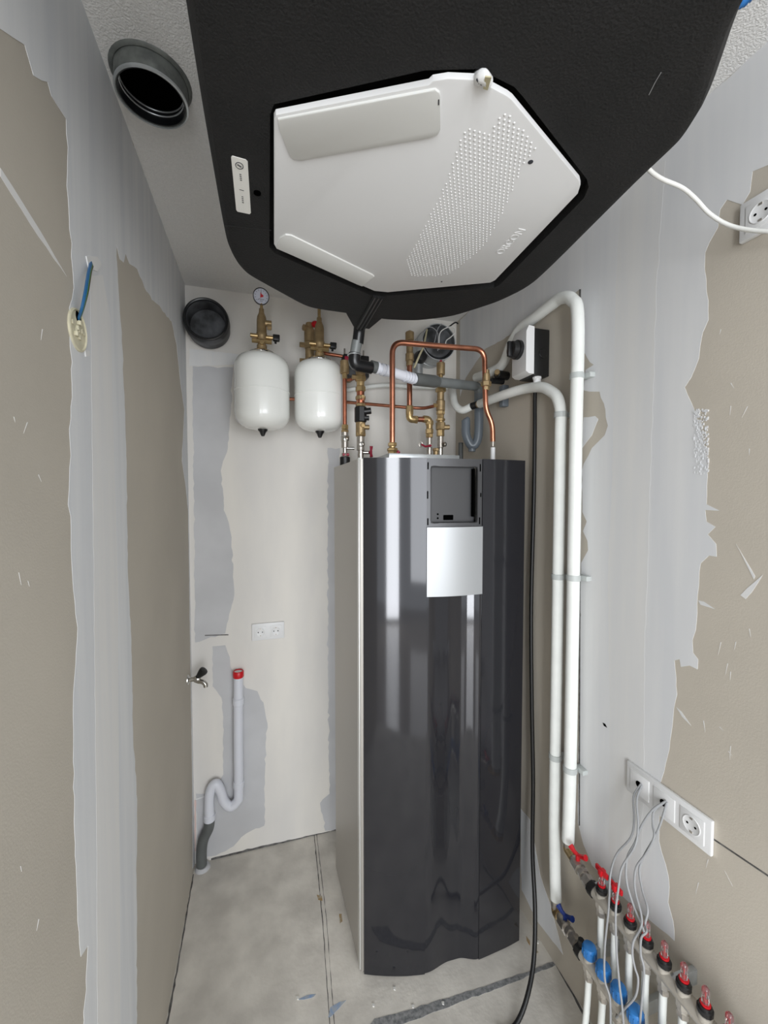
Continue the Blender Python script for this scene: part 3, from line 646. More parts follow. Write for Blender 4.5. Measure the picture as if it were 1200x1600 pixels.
# black pump head on the wall behind
a = at(537, 552, y=1.80); b = at(577, 590, y=1.80)
pm = thing('circulation_pump', 'square black and dark red pump head behind the brass riser', 'pump', (a.x, 1.85, b.z))
MB().box(a.x, b.x, 1.80, 1.86, b.z, a.z, .004).build('pump_head', 'black', pm)
MB().box(a.x+.004, a.x+.05, 1.796, 1.802, a.z-.035, a.z-.012, .001).build('name_plate', 'maroon', pm)
MB().lathe(((a.x+b.x)/2, 1.86, (a.z+b.z)/2), (0, 1, 0), [(0, .03), (D-1.86, .026)], 20).build('pump_housing', 'brassd', pm)
for x, z in ((a.x+.01, a.z+.002), (b.x-.02, a.z+.002)): MB().cyl((x, 1.83, z), (x, 1.83, z+.03), .004, 8).build('screw', 'nickel', pm)
# thin copper lines
def pipe(name, pts, r, m, label, cat='pipe', fr_=.03, group=None, n=14, spl=False):
    q = spline(pts, 6) if spl else fillet(pts, fr_); return solo(name, MB().tube(q, r, n), m, label, cat, group)
pipe('copper_pipe', [at(445, 623, y=1.93), at(500, 625, y=1.93), at(560, 630, y=1.86), at(640, 637, y=1.76), at(664, 638, y=1.73), at(680, 634, y=1.69)], .0075, 'copper', 'thin horizontal copper pipe running behind the vessels to the risers')
pipe('copper_pipe', [at(505, 552, y=1.90), at(537, 557, y=1.88)], .008, 'copperd', 'short copper pipe from right vessel valve to the pump')
pipe('copper_pipe', [at(543, 594, y=1.69), at(556, 591, y=1.66)], .006, 'copperd', 'short copper link between air vent riser and brass riser')
# insulated pale tube on back wall behind risers
pipe('insulated_pipe', [at(470, 622, y=1.95), at(545, 609, y=1.95), at(600, 602, y=1.95), at(640, 604, y=1.95), at(700, 606, y=1.95)], .010, 'offwhite', 'thin pale pipe running along the back wall behind the risers', spl=True)
# tall copper loop
yC = 1.44
cl = thing('copper_loop', 'bright copper pipe loop arching over the top of the cabinet', 'pipe', at(612, 708, y=yC))
P = [Vector((at(613, 640, y=yC).x, yC, ZP+.02)), at(613, 534, y=yC), at(690, 541, y=yC), at(757, 546, y=yC), at(758, 600, y=yC), at(759, 640, y=yC), at(769.5, 662, y=yC), at(770, 690, y=yC)]
MB().tube(fillet(P, .045, 8), .0103, 16).build('pipe', 'copper', cl)
x = P[0].x
m_ = MB()
for z0, z1, r, n in ((0, .014, .017, 6), (.014, .026, .020, 6), (.026, .034, .012, 12), (.032, .046, .0165, 6)): m_.cyl((x, yC, ZP+z0), (x, yC, ZP+z1), r, n)
m_.build('compression_fitting', 'brass', cl)
m_ = MB(); q0 = at(759.5, 600, y=yC)
for pt, pb, r, n in ((578, 584, 5, 6), (584, 598, 6, 12), (596, 604, 8, 6), (604, 610, 5.5, 6)): m_.cyl((q0.x, yC, at(759, pb, y=yC).z), (q0.x, yC, at(759, pt, y=yC).z), pxm(q0, r), n)
m_.build('coupling', 'brassd', cl)
q0 = at(770, 700, y=yC)
m_ = MB().cyl((q0.x, yC, at(770, 698, y=yC).z), (q0.x, yC, at(770, 682, y=yC).z), .007, 12); m_.build('adaptor', 'nickel', cl)
MB().cyl((q0.x, yC, ZT), (q0.x, yC, at(770, 699, y=yC).z), pxm(q0, 3.7), 16).build('plug', 'white', cl)
MB().cyl((x+.014, yC+.01, ZP), (x+.03, yC+.01, ZP+.016), .007, 8).build('red_seal', 'maroon', cl)
# flow riser with offset
yE = 1.67
rE = thing('copper_riser', 'thick copper riser with brass air vent and an offset elbow to the ball valve', 'pipe', at(672, 712, y=yE))
e0 = at(640, 600, y=yE)
def zc(px, py, y): return at(px, py, y=y).z
m_ = MB()
for pt, pb, r, n in ((519, 532, 6.8, 12), (517, 520, 3, 8), (532, 540, 5, 12), (540, 552, 5.2, 12), (552, 564, 6.6, 8), (564, 572, 5.5, 12)):
    m_.cyl((e0.x, yE, zc(640, pb, yE)), (e0.x, yE, zc(640, pt, yE)), pxm(e0, r), n)
m_.build('air_vent', 'brassd', rE)
e1 = Vector((e0.x, yE, zc(640, 655, yE))); e2 = at(671, 652, y=yE); e2.z = e1.z+.004
MB().tube(fillet([Vector((e0.x, yE, zc(640, 568, yE))), e1, e2, Vector((e2.x, yE, zc(671, 700, yE)))], .018), pxm(e0, 4.2), 14).build('pipe', 'copper', rE)
m_ = MB()
m_.cyl((e0.x, yE, zc(640, 648, yE)), (e0.x, yE, zc(640, 634, yE)), pxm(e0, 6), 6)
m_.tube(fillet([(e0.x, yE, zc(640, 644, yE)), e1, (e0.x+.03, yE, e1.z)], .016), pxm(e0, 5.6), 12)
m_.cyl((e0.x+.022, yE, e1.z), (e0.x+.036, yE, e1.z), pxm(e0, 6.6), 6)
m_.build('elbow_fitting', 'brass', rE)
m_ = MB().tube(fillet([(e2.x-.03, yE, e2.z), e2, (e2.x, yE, e2.z-.03)], .016), pxm(e0, 5.6), 12)
for pt, pb, r, n in ((657, 664, 6.5, 6), (664, 672, 5.2, 12), (670, 678, 6.3, 6), (678, 684, 5.5, 8)):
    m_.cyl((e2.x, yE, zc(671, pb, yE)), (e2.x, yE, zc(671, pt, yE)), pxm(e0, r), n)
m_.build('elbow_fitting', 'brass', rE)
MB().cyl((e2.x, yE, ZP if False else ZT), (e2.x, yE, zc(671, 684, yE)), pxm(e0, 4.6), 14).build('ball_valve', 'nickel', rE)
z = zc(671, 697, yE); MB().tube([(e2.x, yE-.02, z), (e2.x-.03, yE-.026, z-.006), (e2.x-.05, yE-.028, z+.002)], .0045, 8).build('handle', 'maroon', rE)
MB().tube([Vector((e2.x-.052, yE-.028, z+.002))+Vector((.008*math.cos(a), 0, .011*math.sin(a))) for a in [i*math.pi/6 for i in range(12)]], .002, 6, closed=True).build('handle_ring', 'nickel', rE)
MB().cyl((e2.x, yE-.022, z), (e2.x, yE, z), .008, 8).build('valve_stem', 'nickel', rE)
yF = 1.69
rF, xF = riser('brass_riser', 'brass riser topped by an air vent standing below the grey drain pipe', 'pipe', 688, yF, [('air_vent', 567, 586, 6.6, 14, 'brassd'), ('vent_screw', 563, 568, 2, 8, 'maroon'), ('neck', 586, 608, 3.5, 10, 'brass'), ('nut', 606, 613, 8, 6, 'brass'), ('body', 613, 626, 5.5, 12, 'brassd'), ('tee', 626, 642, 7, 12, 'brassd'), ('nut', 642, 648, 6.5, 6, 'brass'), ('body', 648, 654, 5.4, 8, 'brass'), ('nut', 654, 658, 7, 6, 'brass'), ('body', 658, 662, 5.6, 12, 'brass'), ('nut', 660, 672, 7.5, 8, 'brassd'), ('nut', 672, 682, 6, 6, 'brass'), ('ball_valve', 682, 700, 5, 12, 'nickel'), ('stub', 700, 720, 4, 12, 'chrome')], base=ZT)
z = zc(688, 668, yF); side_cyl(rF, 'side_port', 'brassd', (xF+.01, yF-.012, z), (xF+.036, yF-.018, z), .011, 10)
z = zc(688, 634, yF); side_cyl(rF, 'side_union', 'brass', (xF-.034, yF, z), (xF-.008, yF, z), .010, 6)
z = zc(688, 695, yF); MB().lathe((xF+.008, yF-.012, z), (.6, -1, 0), [(0, .011), (.012, .011), (.013, .006), (.008, .005)], 14).build('valve_dial', 'chrome', rF)
MB().cyl((xF+.02, yF, ZT), (xF+.02, yF, ZT+.026), .012, 8).build('foot_nut', 'brassd', rF)
yG = 1.52; q0 = at(681, 705, y=yG)
m_ = MB()
for z0, z1, r, n in ((0, .012, .013, 6), (.012, .03, .011, 12), (.03, .042, .0135, 8)): m_.cyl((q0.x, yG, ZP+z0), (q0.x, yG, ZP+z1), r, n)
solo('capped_fitting', m_, 'brassd', 'short capped brass fitting standing on the grey top plate', 'fitting')
# black strap/pump and beige strap near the galvanised duct
p = at(658, 560, y=1.88)
bk = thing('actuator', 'small black round actuator on a grey stub below the galvanised duct', 'actuator', p)
MB().lathe(p+Vector((-.01, .02, 0)), (.1, -1, .1), [(0, .03), (.03, .032), (.05, .026), (.055, .01)], 20).build('housing', 'black', bk)
MB().cyl(p+Vector((-.01, .02, -.11)), p+Vector((-.01, .02, -.02)), .026, 16).build('stub', 'galv', bk)
MB().tube([p+Vector((-.01, .03, -.05)), Vector((p.x, D, p.z-.05))], .012, 10).build('wall_pipe', 'galv', bk)
pipe('cable_tie_strap', [at(667, 515, y=1.80), at(662, 540, y=1.72), at(655, 556, y=1.70), at(647, 575, y=1.70)], .0045, 'beige', 'beige flat cable hanging from the galvanised duct to the copper riser', 'cable', spl=True)
# ------------------------------------------------------------------ condensate drain
dr = thing('condensate_drain', 'grey and white plastic drain pipe leading from the black unit to the trap', 'drain pipe', at(556, 515, y=1.50))
A = at(562, 508, y=1.46); A2 = at(558, 532, y=1.47); A3 = at(553, 562, y=1.49); B0 = at(560, 575, y=1.50); B1 = at(583, 568+6, y=1.51)
MB().tube(spline([A, at(561, 520, y=1.465), at(559, 536, y=1.475)], 4), .021, 18).build('black_socket', 'rubber', dr)
MB().tube([A2, A3], .019, 18).build('grey_pipe', 'pvc', dr)
MB().tube(fillet([at(554.5, 552, y=1.485), at(553, 570, y=1.49), at(580, 575, y=1.51)], .03), .0225, 18).build('black_elbow', 'rubber', dr)
MB().tube([at(553.5, 555, y=1.488)+Vector((.023*math.cos(a), .023*math.sin(a), .0)) for a in [i*math.pi/10 for i in range(20)]], .003, 8, closed=True).build('pipe_clip', 'galv', dr)
C0 = at(579, 572, y=1.515); C1 = at(650, 593, y=1.555); C2 = at(748, 604, y=1.69)
def lp(a, b, t): return a.lerp(b, t)
MB().tube([C0, lp(C0, C1, .12)], .0225, 18).build('collar', 'pvcd', dr)
wp = MB().tube([lp(C0, C1, .08), C1], .0185, 18)
for t0, t1 in ((.12, .16), (.22, .27), (.30, .33), (.72, .75)): wp.tube([lp(C0, C1, t0), lp(C0, C1, t1)], .0235, 18)
wp.tube([lp(C0, C1, .33), lp(C0, C1, .75)], .0205, 18)
for t0 in (.8, .86, .92): wp.tube([lp(C0, C1, t0), lp(C0, C1, t0+.03)], .0225, 18)
wp.build('white_pipe', 'pvcw', dr)
MB().tube([lp(C0, C1, .97), lp(C1, C2, .27), lp(C1, C2, .32)], [.0255, .0255, .0215], 18).build('grey_socket', 'pvcd', dr)
E1 = Vector((C2.x, C2.y, C2.z)); TX = min(C2.x, R-.026)
MB().tube(fillet([lp(C1, C2, .28), E1, E1+Vector((0, 0, -.06))], .03), .0205, 18).build('grey_pipe', 'pvc', dr)
zt_ = E1.z-.035; zb_ = zc(748, 687, 1.69); xr = E1.x; y_ = E1.y
lx = at(727, 670, y=y_+.03)
pts = [Vector((xr, y_, zt_)), Vector((xr, y_, zb_+.02)), Vector(((xr+lx.x)/2, y_+.01, zb_-.028)), Vector((lx.x, y_+.02, zb_+.02)), Vector((lx.x, y_+.025, zc(727, 655, y_+.02)-.005))]
MB().tube(spline(pts, 8), .0205, 18).build('trap', 'pvcb', dr)
MB().tube([Vector((lx.x, y_+.025, zc(727, 668, y_+.02)-.005)), Vector((lx.x, y_+.025, zc(727, 662, y_+.02))), Vector((lx.x+.003, y_+.025, zc(727, 657, y_+.02))), Vector((lx.x+.012, y_+.022, zc(727, 652, y_+.02)))], [.0205, .0205, .018, .008], 18).build('trap_top', 'pvcb', dr)
MB().tube([Vector(((xr+lx.x)/2, y_+.012, zb_-.02)), Vector(((xr+lx.x)/2, y_+.012, zb_-.055))], .0165, 16).build('trap_cleanout', 'pvcb', dr)
MB().tube([Vector(((xr+lx.x)/2-.002, 1.81, zb_-.0)), Vector(((xr+lx.x)/2-.002, 1.81, .0))], .012, 12).build('down_pipe', 'pvcd', dr)
p = at(777, 590, x=R-.05)
iv = thing('wall_valve', 'small dark valve with grey bracket on the right wall behind the copper loop', 'valve', (R, p.y, p.z))
MB().cyl(p+Vector((-.01, -.01, .01)), (R, p.y, p.z+.01), .018, 12).build('valve_body', 'black', iv)
MB().cyl(p+Vector((-.03, .0, -.015)), p+Vector((.03, 0, -.015)), .012, 8).build('knob', 'rubber', iv)
MB().box(R-.03, R, p.y-.012, p.y+.018, p.z-.12, p.z-.03, .004).build('bracket', 'pvcb', iv)
MB().cyl(p+Vector((-.0, 0, .012)), p+Vector((-.02, -.03, .014)), .011, 12).build('port', 'brassd', iv)
# ------------------------------------------------------------------ white insulated heating pipes on the right wall
PX = R-.040
def vert(px, py): return at(px, py, x=PX)
pr = .0185
v1a = vert(872, 900); Y1 = v1a.y
p1 = [at(750, 631, y=1.62), at(790, 616, x=.945), at(822, 607, x=PX), at(845, 605, x=PX), at(860, 611, x=PX), at(871, 622, x=PX), Vector((PX, Y1, at(877, 645, x=PX).z)), Vector((PX, Y1, 1.9)), Vector((PX, Y1, 1.6)), Vector((PX, Y1, 1.0)), Vector((PX, Y1, .62)), Vector((PX-.004, 1.13, .42)), Vector((PX-.01, 1.115, .315))]
pr1 = pxm(v1a, 8.6)
w1 = thing('insulated_pipe', 'white insulated pipe, the left one on the right wall, bending at cabinet top height', 'pipe', p1[-1], 'white insulated heating pipes')
MB().tube(spline(p1, 8), pr1, 18).build('insulation', 'offwhite', w1)
k1 = at(741, 634, y=1.64)
MB().tube([at(750, 631, y=1.622), k1], .0135, 12).build('brass_joint', 'brassd', w1)
MB().tube([at(745, 632.5, y=1.632), at(737, 635, y=1.652)], .0165, 8).build('joint_nut', 'black', w1)
MB().tube(spline([at(736, 635.5, y=1.655), at(722, 641, y=1.69), at(711, 632, y=1.74), at(708, 615, y=1.80), at(707, 598, y=1.86)], 6), .0165, 16).build('insulation_end', 'offwhite', w1)
v2a = vert(896, 900); Y2 = v2a.y
p2 = [at(744, 590, x=PX-.002), at(770, 580, x=PX), at(786, 568, x=PX), at(798, 540, x=PX), at(812, 515, x=PX), at(835, 497, x=PX), at(862, 476, x=PX), Vector((PX, Y2+.075, at(880, 464, x=PX).z)), Vector((PX, Y2+.025, at(893, 468, x=PX).z-.004)), Vector((PX, Y2, at(898, 505, x=PX).z)), Vector((PX, Y2, 1.9)), Vector((PX, Y2, 1.3)), Vector((PX, Y2, .8)), Vector((PX, Y2+.004, .555))]
w2 = thing('insulated_pipe', 'white insulated pipe, the right one on the right wall, arching highest', 'pipe', p2[-1], 'white insulated heating pipes')
MB().tube(spline(p2, 8), pxm(v2a, 9.4), 18).build('insulation', 'offwhite', w2)
def clamp(px, py, yy, rad, label):
    z = at(px, py, x=PX).z
    t = thing('pipe_clamp', label, 'pipe clamp', (R, yy, z), 'grey pipe clamps on the white pipes')
    rr_ = rad+.0025
    MB().lathe((PX, yy, z-.009), (0, 0, 1), [(0, rad-.001), (0, rr_), (.018, rr_), (.018, rad-.001)], 28, caps=False).build('ring', 'clip', t)
    MB().box(R-.02, R, yy-rr_-.012, yy+.004, z-.008, z+.008, .002).build('foot', 'clip', t)
ra, rb_ = pr1, pxm(v2a, 9.4)
clamp(877, 648, Y1, ra, 'grey clamp on the left white pipe just below its bend')
clamp(901, 588, Y2, rb_, 'grey clamp on the right white pipe near its top')
clamp(873, 901, Y1, ra, 'grey clamp on the left white pipe at mid height')
clamp(898, 903, Y2, rb_, 'grey clamp on the right white pipe at mid height')
clamp(868, 1182, Y1, ra, 'grey clamp on the left white pipe in its lower part')
clamp(891, 1201, Y2, rb_, 'grey clamp on the right white pipe in its lower part')
# ------------------------------------------------------------------ isolator switch + black cable
ya = at(822, 540, x=.905).y; yb = at(800, 560, x=.905).y
zt2_ = at(828, 512, x=.93).z; zb2_ = at(828, 585, x=.93).z
xk = at(834.5, 545, y=ya).x
isw = thing('isolator_switch', 'white and black rotary isolator switch on the right wall by the pipes', 'switch', (R, (ya+yb)/2, zb2_))
MB().box(xk-.001, R, ya, yb, zb2_-.004, zt2_-.004, .003).build('back_box', 'black', isw)
MB().prism([(xk, ya-.001, zb2_+.0), (xk, ya-.001, zt2_), (.915, ya-.001, zt2_+.002), (.905, ya-.001, zt2_-.02), (.905, ya-.001, zb2_+.008), (.918, ya-.001, zb2_)], (0, yb-ya+.002, 0), bev=.003).build('cover', 'white', isw)
kc = Vector((.905, (ya+yb)/2+.002, (zt2_+zb2_)/2+.012))
kn = MB().lathe(kc, (-1, 0, 0), [(0, .034), (.012, .034), (.014, .030), (.032, .028), (.034, .024)], 28)
knob = kn.build('rotary_knob', 'black', isw)
sub(knob, 'grip', MB().box(kc.x-.046, kc.x-.03, kc.y-.007, kc.y+.007, kc.z-.027, kc.z+.027, .003), 'black')
MB().cyl((.975, ya-.004, zb2_+.075), (.975, ya+.002, zb2_+.075), .016, 18).build('blanking_plug', 'black', isw)
gy = at(836, 590, x=.96)
m_ = MB(); 
for z0, z1, r, n in ((-.0, -.012, .016, 8), (-.010, -.03, .0135, 12), (-.03, -.036, .010, 12)): m_.cyl((.968, ya+.02, zb2_+z1), (.968, ya+.02, zb2_+z0+.002), r, n)
m_.build('cable_gland', 'white', isw)
q0 = Vector((.968, ya+.02, zb2_-.034))
pts = [q0, Vector((.972, ya+.02, zb2_-.045)), at(836, 612, x=.992), at(835.5, 680, x=.99), at(834, 780, x=.985), at(830, 950, x=.98), at(831, 1100, x=.975), at(833, 1220, x=.97), at(832, 1330, x=.955), at(836, 1420, x=.93), at(834, 1500, x=.88), at(823, 1560, x=.82), at(805, 1612, x=.76), at(780, 1660, x=.70)]
for p in pts: p.z = max(p.z, .008)
solo('power_cable', MB().tube(spline(pts, 8), .0075, 12), 'black', 'thick black cable hanging from the isolator switch down to the floor', 'cable')
# ------------------------------------------------------------------ sockets
def socket_face(t, o, ex, ez, n, w=.05, hs=.05, well=.02):        # one recessed outlet insert
    o = Vector(o); ex = Vector(ex); n = Vector(n); ez = Vector(ez)
    def q(a, b, c_=0): return o+ex*a+ez*b+n*c_
    pl_ = MB().prism([q(-w/2, -hs/2), q(w/2, -hs/2), q(w/2, hs/2), q(-w/2, hs/2)], n*.002, bev=.0007).build('insert', 'white', t)
    ring_ = MB().lathe(q(0, 0, .0015), n, [(0, well+.001), (.0018, well+.001), (.0022, well), (.0016, well-.0015), (.0008, well-.003), (.0008, 0)], 32, caps=False)
    sub(pl_, 'well', ring_, 'white')
    for s_ in (-1, 1): sub(pl_, 'pin_hole', MB().cyl(q(s_*.0095, 0, .002), q(s_*.0095, 0, .0032), .0026, 12), 'void')
    for s_ in (-1, 1): sub(pl_, 'earth_clip', MB().prism([q(-.003, s_*(well-.0015)), q(.003, s_*(well-.0015)), q(.003, s_*(well-.006)), q(-.003, s_*(well-.006))], n*.004), 'nickel')
ds = at(419, 985.5, y=D)
t = thing('double_socket', 'white double power socket on the back wall left of the cabinet', 'socket', (ds.x, D, ds.z))
MB().box(ds.x-.0745, ds.x+.0745, D-.009, D, ds.z-.0405, ds.z+.0405, .003).build('frame', 'white', t)
for s_ in (-1, 1): socket_face(t, (ds.x+s_*.0355, D-.009, ds.z-.001), (1, 0, 0), (0, 0, 1), (0, -1, 0), .054, .054)
tp = at(984, 1192, x=R); bt = at(1112, 1304, x=R)
y0_, y1_ = .655, .885; zc_ = .902
t = thing('triple_socket_frame', 'white three-gang wall frame with two cable outlets and one socket above the manifold', 'socket', (R, (y0_+y1_)/2, zc_))
MB().box(R-.010, R, y0_, y1_, zc_-.043, zc_+.043, .003).build('frame', 'white', t)
yy = [y1_-.0425-.0715*k for k in range(3)]
for k in (0, 1):
    MB().prism([(R-.010, yy[k]-.029, zc_-.029), (R-.010, yy[k]+.029, zc_-.029), (R-.010, yy[k]+.029, zc_+.029), (R-.010, yy[k]-.029, zc_+.029)], (-.002, 0, 0), bev=.0008).build('blank_insert', 'white', t)
    MB().lathe((R-.0125, yy[k]+.001, zc_+.002), (-1, 0, 0), [(0, .0085), (.0006, .0085)], 18).build('cable_hole', 'void', t)
socket_face(t, (R-.010, yy[2], zc_), (0, -1, 0), (0, 0, 1), (-1, 0, 0), .058, .058, .0205)
p = at(1185, 335, x=R)
t = thing('single_socket', 'white power socket on the right wall at the right edge, with white cable', 'socket', (R, .585, 2.288))
y1s = at(1161, 345, x=R).y
MB().box(R-.012, R, y1s-.082, y1s, 2.288-.041, 2.288+.041, .003).build('frame', 'white', t)
socket_face(t, (R-.012, y1s-.041, 2.288), (0, -1, 0), (0, 0, 1), (-1, 0, 0), .056, .056)
wcp = [at(1004, 250, x=.735), at(1016, 267, x=.76), at(1035, 280, x=.80), at(1065, 293, x=.85), at(1086, 310, x=.89), at(1110, 335, x=.925), at(1145, 354, x=.955), at(1200, 362, x=.975), at(1260, 358, x=.985)]
solo('white_cable', MB().tube(spline(wcp, 6), .0042, 10), 'whitecable', 'white cable curving from the black unit towards the right wall socket', 'cable')
# grey control cables
def gcab(pix, x0, x1, label, hole=True):
    n = len(pix); pts = []
    for i, q in enumerate(pix):
        u = i/(n-1); pts.append(at(*q, x=x0+(x1-x0)*min(1, u*1.6)))
    if hole: pts[0] = Vector((R-.013, pts[0].y, pts[0].z))
    solo('control_cable', MB().tube(spline(pts, 5), .0026, 8), 'cable', label, 'cable', 'thin grey control cables from the wall outlets')
h1 = (999, 1225); h2 = (1038, 1252)
gcab([h1, (990, 1245), (991, 1280), (986, 1308), (964, 1334), (954, 1364), (952, 1400), (950, 1430), (945, 1480), (945, 1530), (953, 1560), (954, 1610), (955, 1650)], .985, .845, 'leftmost thin grey cable, hanging straight down past the blue caps')
gcab([(1000, 1227), (995, 1250), (997, 1290), (992, 1322), (972, 1355), (966, 1390), (962, 1425), (963, 1480), (968, 1540), (972, 1572), (978, 1650)], .985, .85, 'thin grey cable second from the left, crossing the third blue cap')
gcab([h2, (1020, 1265), (1003, 1289), (992, 1317), (980, 1341), (979, 1377), (990, 1415), (1003, 1447), (1007, 1458)], .985, .90, 'thin grey cable looping from the middle outlet to behind the upper manifold')
gcab([(1037, 1253), (1022, 1267), (1020, 1289), (1022, 1308), (1009, 1334), (994, 1356), (992, 1388), (1002, 1430), (1001, 1450), (990, 1470), (988, 1490), (992, 1512), (997, 1530), (993, 1556), (978, 1574), (963, 1590)], .985, .87, 'thin grey cable twisting and bending left to the lower manifold')
gcab([(1039, 1254), (1033, 1284), (1023, 1308), (1006, 1338), (999, 1360), (1004, 1392), (1012, 1421), (1008, 1443), (1010, 1456), (1002, 1465), (1001, 1490), (1006, 1512), (1005, 1540), (1000, 1600), (998, 1650)], .985, .88, 'rightmost thin grey cable, falling over the upper manifold')
# ------------------------------------------------------------------ manifolds
XU, ZUm = .935, .530
ys_u = [at(q[0], q[1], x=XU).y for q in ((940, 1385), (963, 1408), (986, 1433), (1013, 1462), (1039, 1495), (1068, 1530), (1102, 1570))]
ys_u += [ys_u[-1]-.05, ys_u[-1]-.10]
st_u = (ys_u[0]-ys_u[6])/6; ys_u = [ys_u[0]-st_u*k for k in range(9)]
mf = thing('heating_manifold', 'upper steel floor-heating manifold with red flow meters on the right wall', 'manifold', (XU, .7, ZUm))
yn, yf_ = ys_u[-1]-.04, ys_u[0]+.035
bar = MB().tube([(XU, yf_, ZUm), (XU, yn, ZUm)], .0175, 16)
for y in ys_u: bar.lathe((XU, y, ZUm+.008), (0, 0, 1), [(0, .0165), (.012, .0165), (.014, .013)], 16); bar.lathe((XU, y, ZUm-.008), (0, 0, -1), [(0, .0165), (.014, .0165), (.02, .013), (.026, .013)], 8)
bar.build('manifold_bar', 'steel', mf)
MB().tube([(XU, yf_+.004, ZUm), (XU, yf_-.014, ZUm)], .021, 8).build('end_nut', 'black', mf)
for k, y in enumerate(ys_u):
    b = MB().lathe((XU, y, ZUm+.02), (0, 0, 1), [(0, .0145), (.004, .016), (.012, .016), (.014, .013), (.02, .0125)], 12).build('flow_meter', 'black', mf)
    sub(b, 'red_ring', MB().lathe((XU, y, ZUm+.038), (0, 0, 1), [(0, .009), (.002, .0105), (.005, .0105), (.006, .008)], 12), 'red')
    sub(b, 'sight_glass', MB().lathe((XU, y, ZUm+.045), (0, 0, 1), [(0, .0075), (.03, .0075), (.034, .005), (.036, .003)], 12), 'glass')
    sub(b, 'indicator', MB().lathe((XU, y, ZUm+.046), (0, 0, 1), [(0, .003), (.009, .003), (.010, .001), (.024, .001)], 8), 'red')
    if k < 2:
        m_ = MB(); z = ZUm+.078
        m_.cyl((XU, y, z-.012), (XU, y, z), .007, 10); m_.box(XU-.004, XU+.004, y-.022, y+.022, z-.004, z+.012, .003); m_.box(XU-.010, XU+.010, y-.006, y+.006, z-.006, z+.010, .002)
        sub(b, 'red_key', m_, 'red')
for y in (ys_u[0]+.025, ys_u[4]-st_u/2, ys_u[-1]-.02):
    MB().box(XU-.004, R, y-.007, y+.007, ZUm-.019, ZUm+.019, .002).build('wall_bracket', 'galv', mf)
# supply valve between right white pipe and upper manifold
sv_ = thing('supply_valve', 'brass and steel ball valve with a red butterfly handle', 'valve', (PX, Y2, .52))
j0 = Vector((PX, Y2+.004, .556)); j1 = Vector((PX-.002, Y2+.004, .517)); j2 = Vector((XU, yf_, ZUm))
MB().cyl(j0+Vector((0, 0, .008)), j0+Vector((0, 0, -.02)), .0155, 12).build('press_sleeve', 'nickel', sv_)
MB().tube(fillet([j0+Vector((0, 0, -.015)), Vector((PX, Y2+.004, ZUm-.005)), Vector((PX-.01, Y2-.035, ZUm))], .02), .0155, 12).build('elbow', 'brass', sv_)
vb = MB(); v0 = Vector((PX-.01, Y2-.03, ZUm)); v1 = j2
vb.tube([v0, v1], .0135, 12); vb.tube([lp(v0, v1, .12), lp(v0, v1, .42)], .019, 8); vb.tube([lp(v0, v1, .5), lp(v0, v1, .62)], .0175, 6); vb.tube([lp(v0, v1, .72), lp(v0, v1, .95)], .0195, 6)
vb.build('valve_body', 'nickel', sv_)
def bfly(t, p, m, sx=1.0):
    p = Vector(p); m_ = MB().cyl(p, p+Vector((0, 0, .02)), .007, 10); z = p.z+.022
    for sg in (-1, 1): m_.tube([(p.x, p.y, z-.004), (p.x-sg*.004, p.y+sg*.012, z), (p.x-sg*.006, p.y+sg*.026*sx, z+.008)], [.006, .0065, .009], 8)
    m_.build('butterfly_handle', m, t)
bfly(sv_, lp(v0, v1, .27)+Vector((0, 0, .015)), 'red')
# lower manifold
XLo, ZLo = .885, .365
ys_l = [at(q[0], q[1], x=XLo).y for q in ((921, 1483), (942, 1513), (966, 1546), (993, 1583))]
st_l = (ys_l[0]-ys_l[3])/3; ys_l = [ys_l[0]-st_l*k for k in range(6)]
ml = thing('heating_manifold', 'lower steel floor-heating manifold with round blue caps', 'manifold', (XLo, .8, ZLo))
yl0, yl1 = ys_l[0]+.035, ys_l[-1]-.04
bar = MB().tube([(XLo, yl0, ZLo), (XLo, yl1, ZLo)], .0175, 16)
for y in ys_l: bar.lathe((XLo, y, ZLo+.008), (0, 0, 1), [(0, .0165), (.012, .0165), (.014, .013)], 16); bar.lathe((XLo, y, ZLo-.008), (0, 0, -1), [(0, .0165), (.014, .0165), (.02, .013), (.026, .013)], 8)
bar.build('manifold_bar', 'steel', ml)
MB().tube([(XLo, yl0+.006, ZLo), (XLo, yl0-.012, ZLo)], .021, 8).build('end_nut', 'black', ml)
MB().cyl((XLo, yl0-.004, ZLo), (XLo, yl0-.004, ZLo+.036), .009, 8).build('bleed_plug', 'black', ml)
for y in ys_l:
    m_ = MB(); N = 40; P_ = [(0, .0175), (.004, .0195), (.024, .0185), (.030, .0165), (.032, .011), (.033, 0.0005)]
    m_.lathe((XLo, y, ZLo+.02), (0, 0, 1), P_, 32)
    c_ = m_.build('blue_cap', 'blue', ml)
    g_ = MB()
    for a in range(12): ca, sa = math.cos(a*math.pi/6), math.sin(a*math.pi/6); g_.tube([(XLo+.0192*ca, y+.0192*sa, ZLo+.025), (XLo+.0188*ca, y+.0188*sa, ZLo+.042)], .0014, 5)
    sub(c_, 'grip_rib', g_, 'blue')
for y in (yl0-.02, ys_l[3]+st_l/2): MB().box(XLo+.004, R, y-.007, y+.007, ZLo-.019, ZLo+.019, .002).build('wall_bracket', 'galv', ml)
rv = thing('return_valve', 'brass and steel ball valve with a dark blue butterfly handle', 'valve', (PX, 1.1, .3))
j0 = p1[-1]
MB().cyl(j0+Vector((0, 0, .012)), j0+Vector((0, -.002, -.026)), .0165, 12).build('press_sleeve', 'nickel', rv)
el = Vector((PX-.012, 1.105, .268)); v0 = Vector((.94, 1.05, .30)); v1 = Vector((XLo, yl0, ZLo))
v0 = Vector((j0.x-.012, j0.y-.035, j0.z-.035+.012))
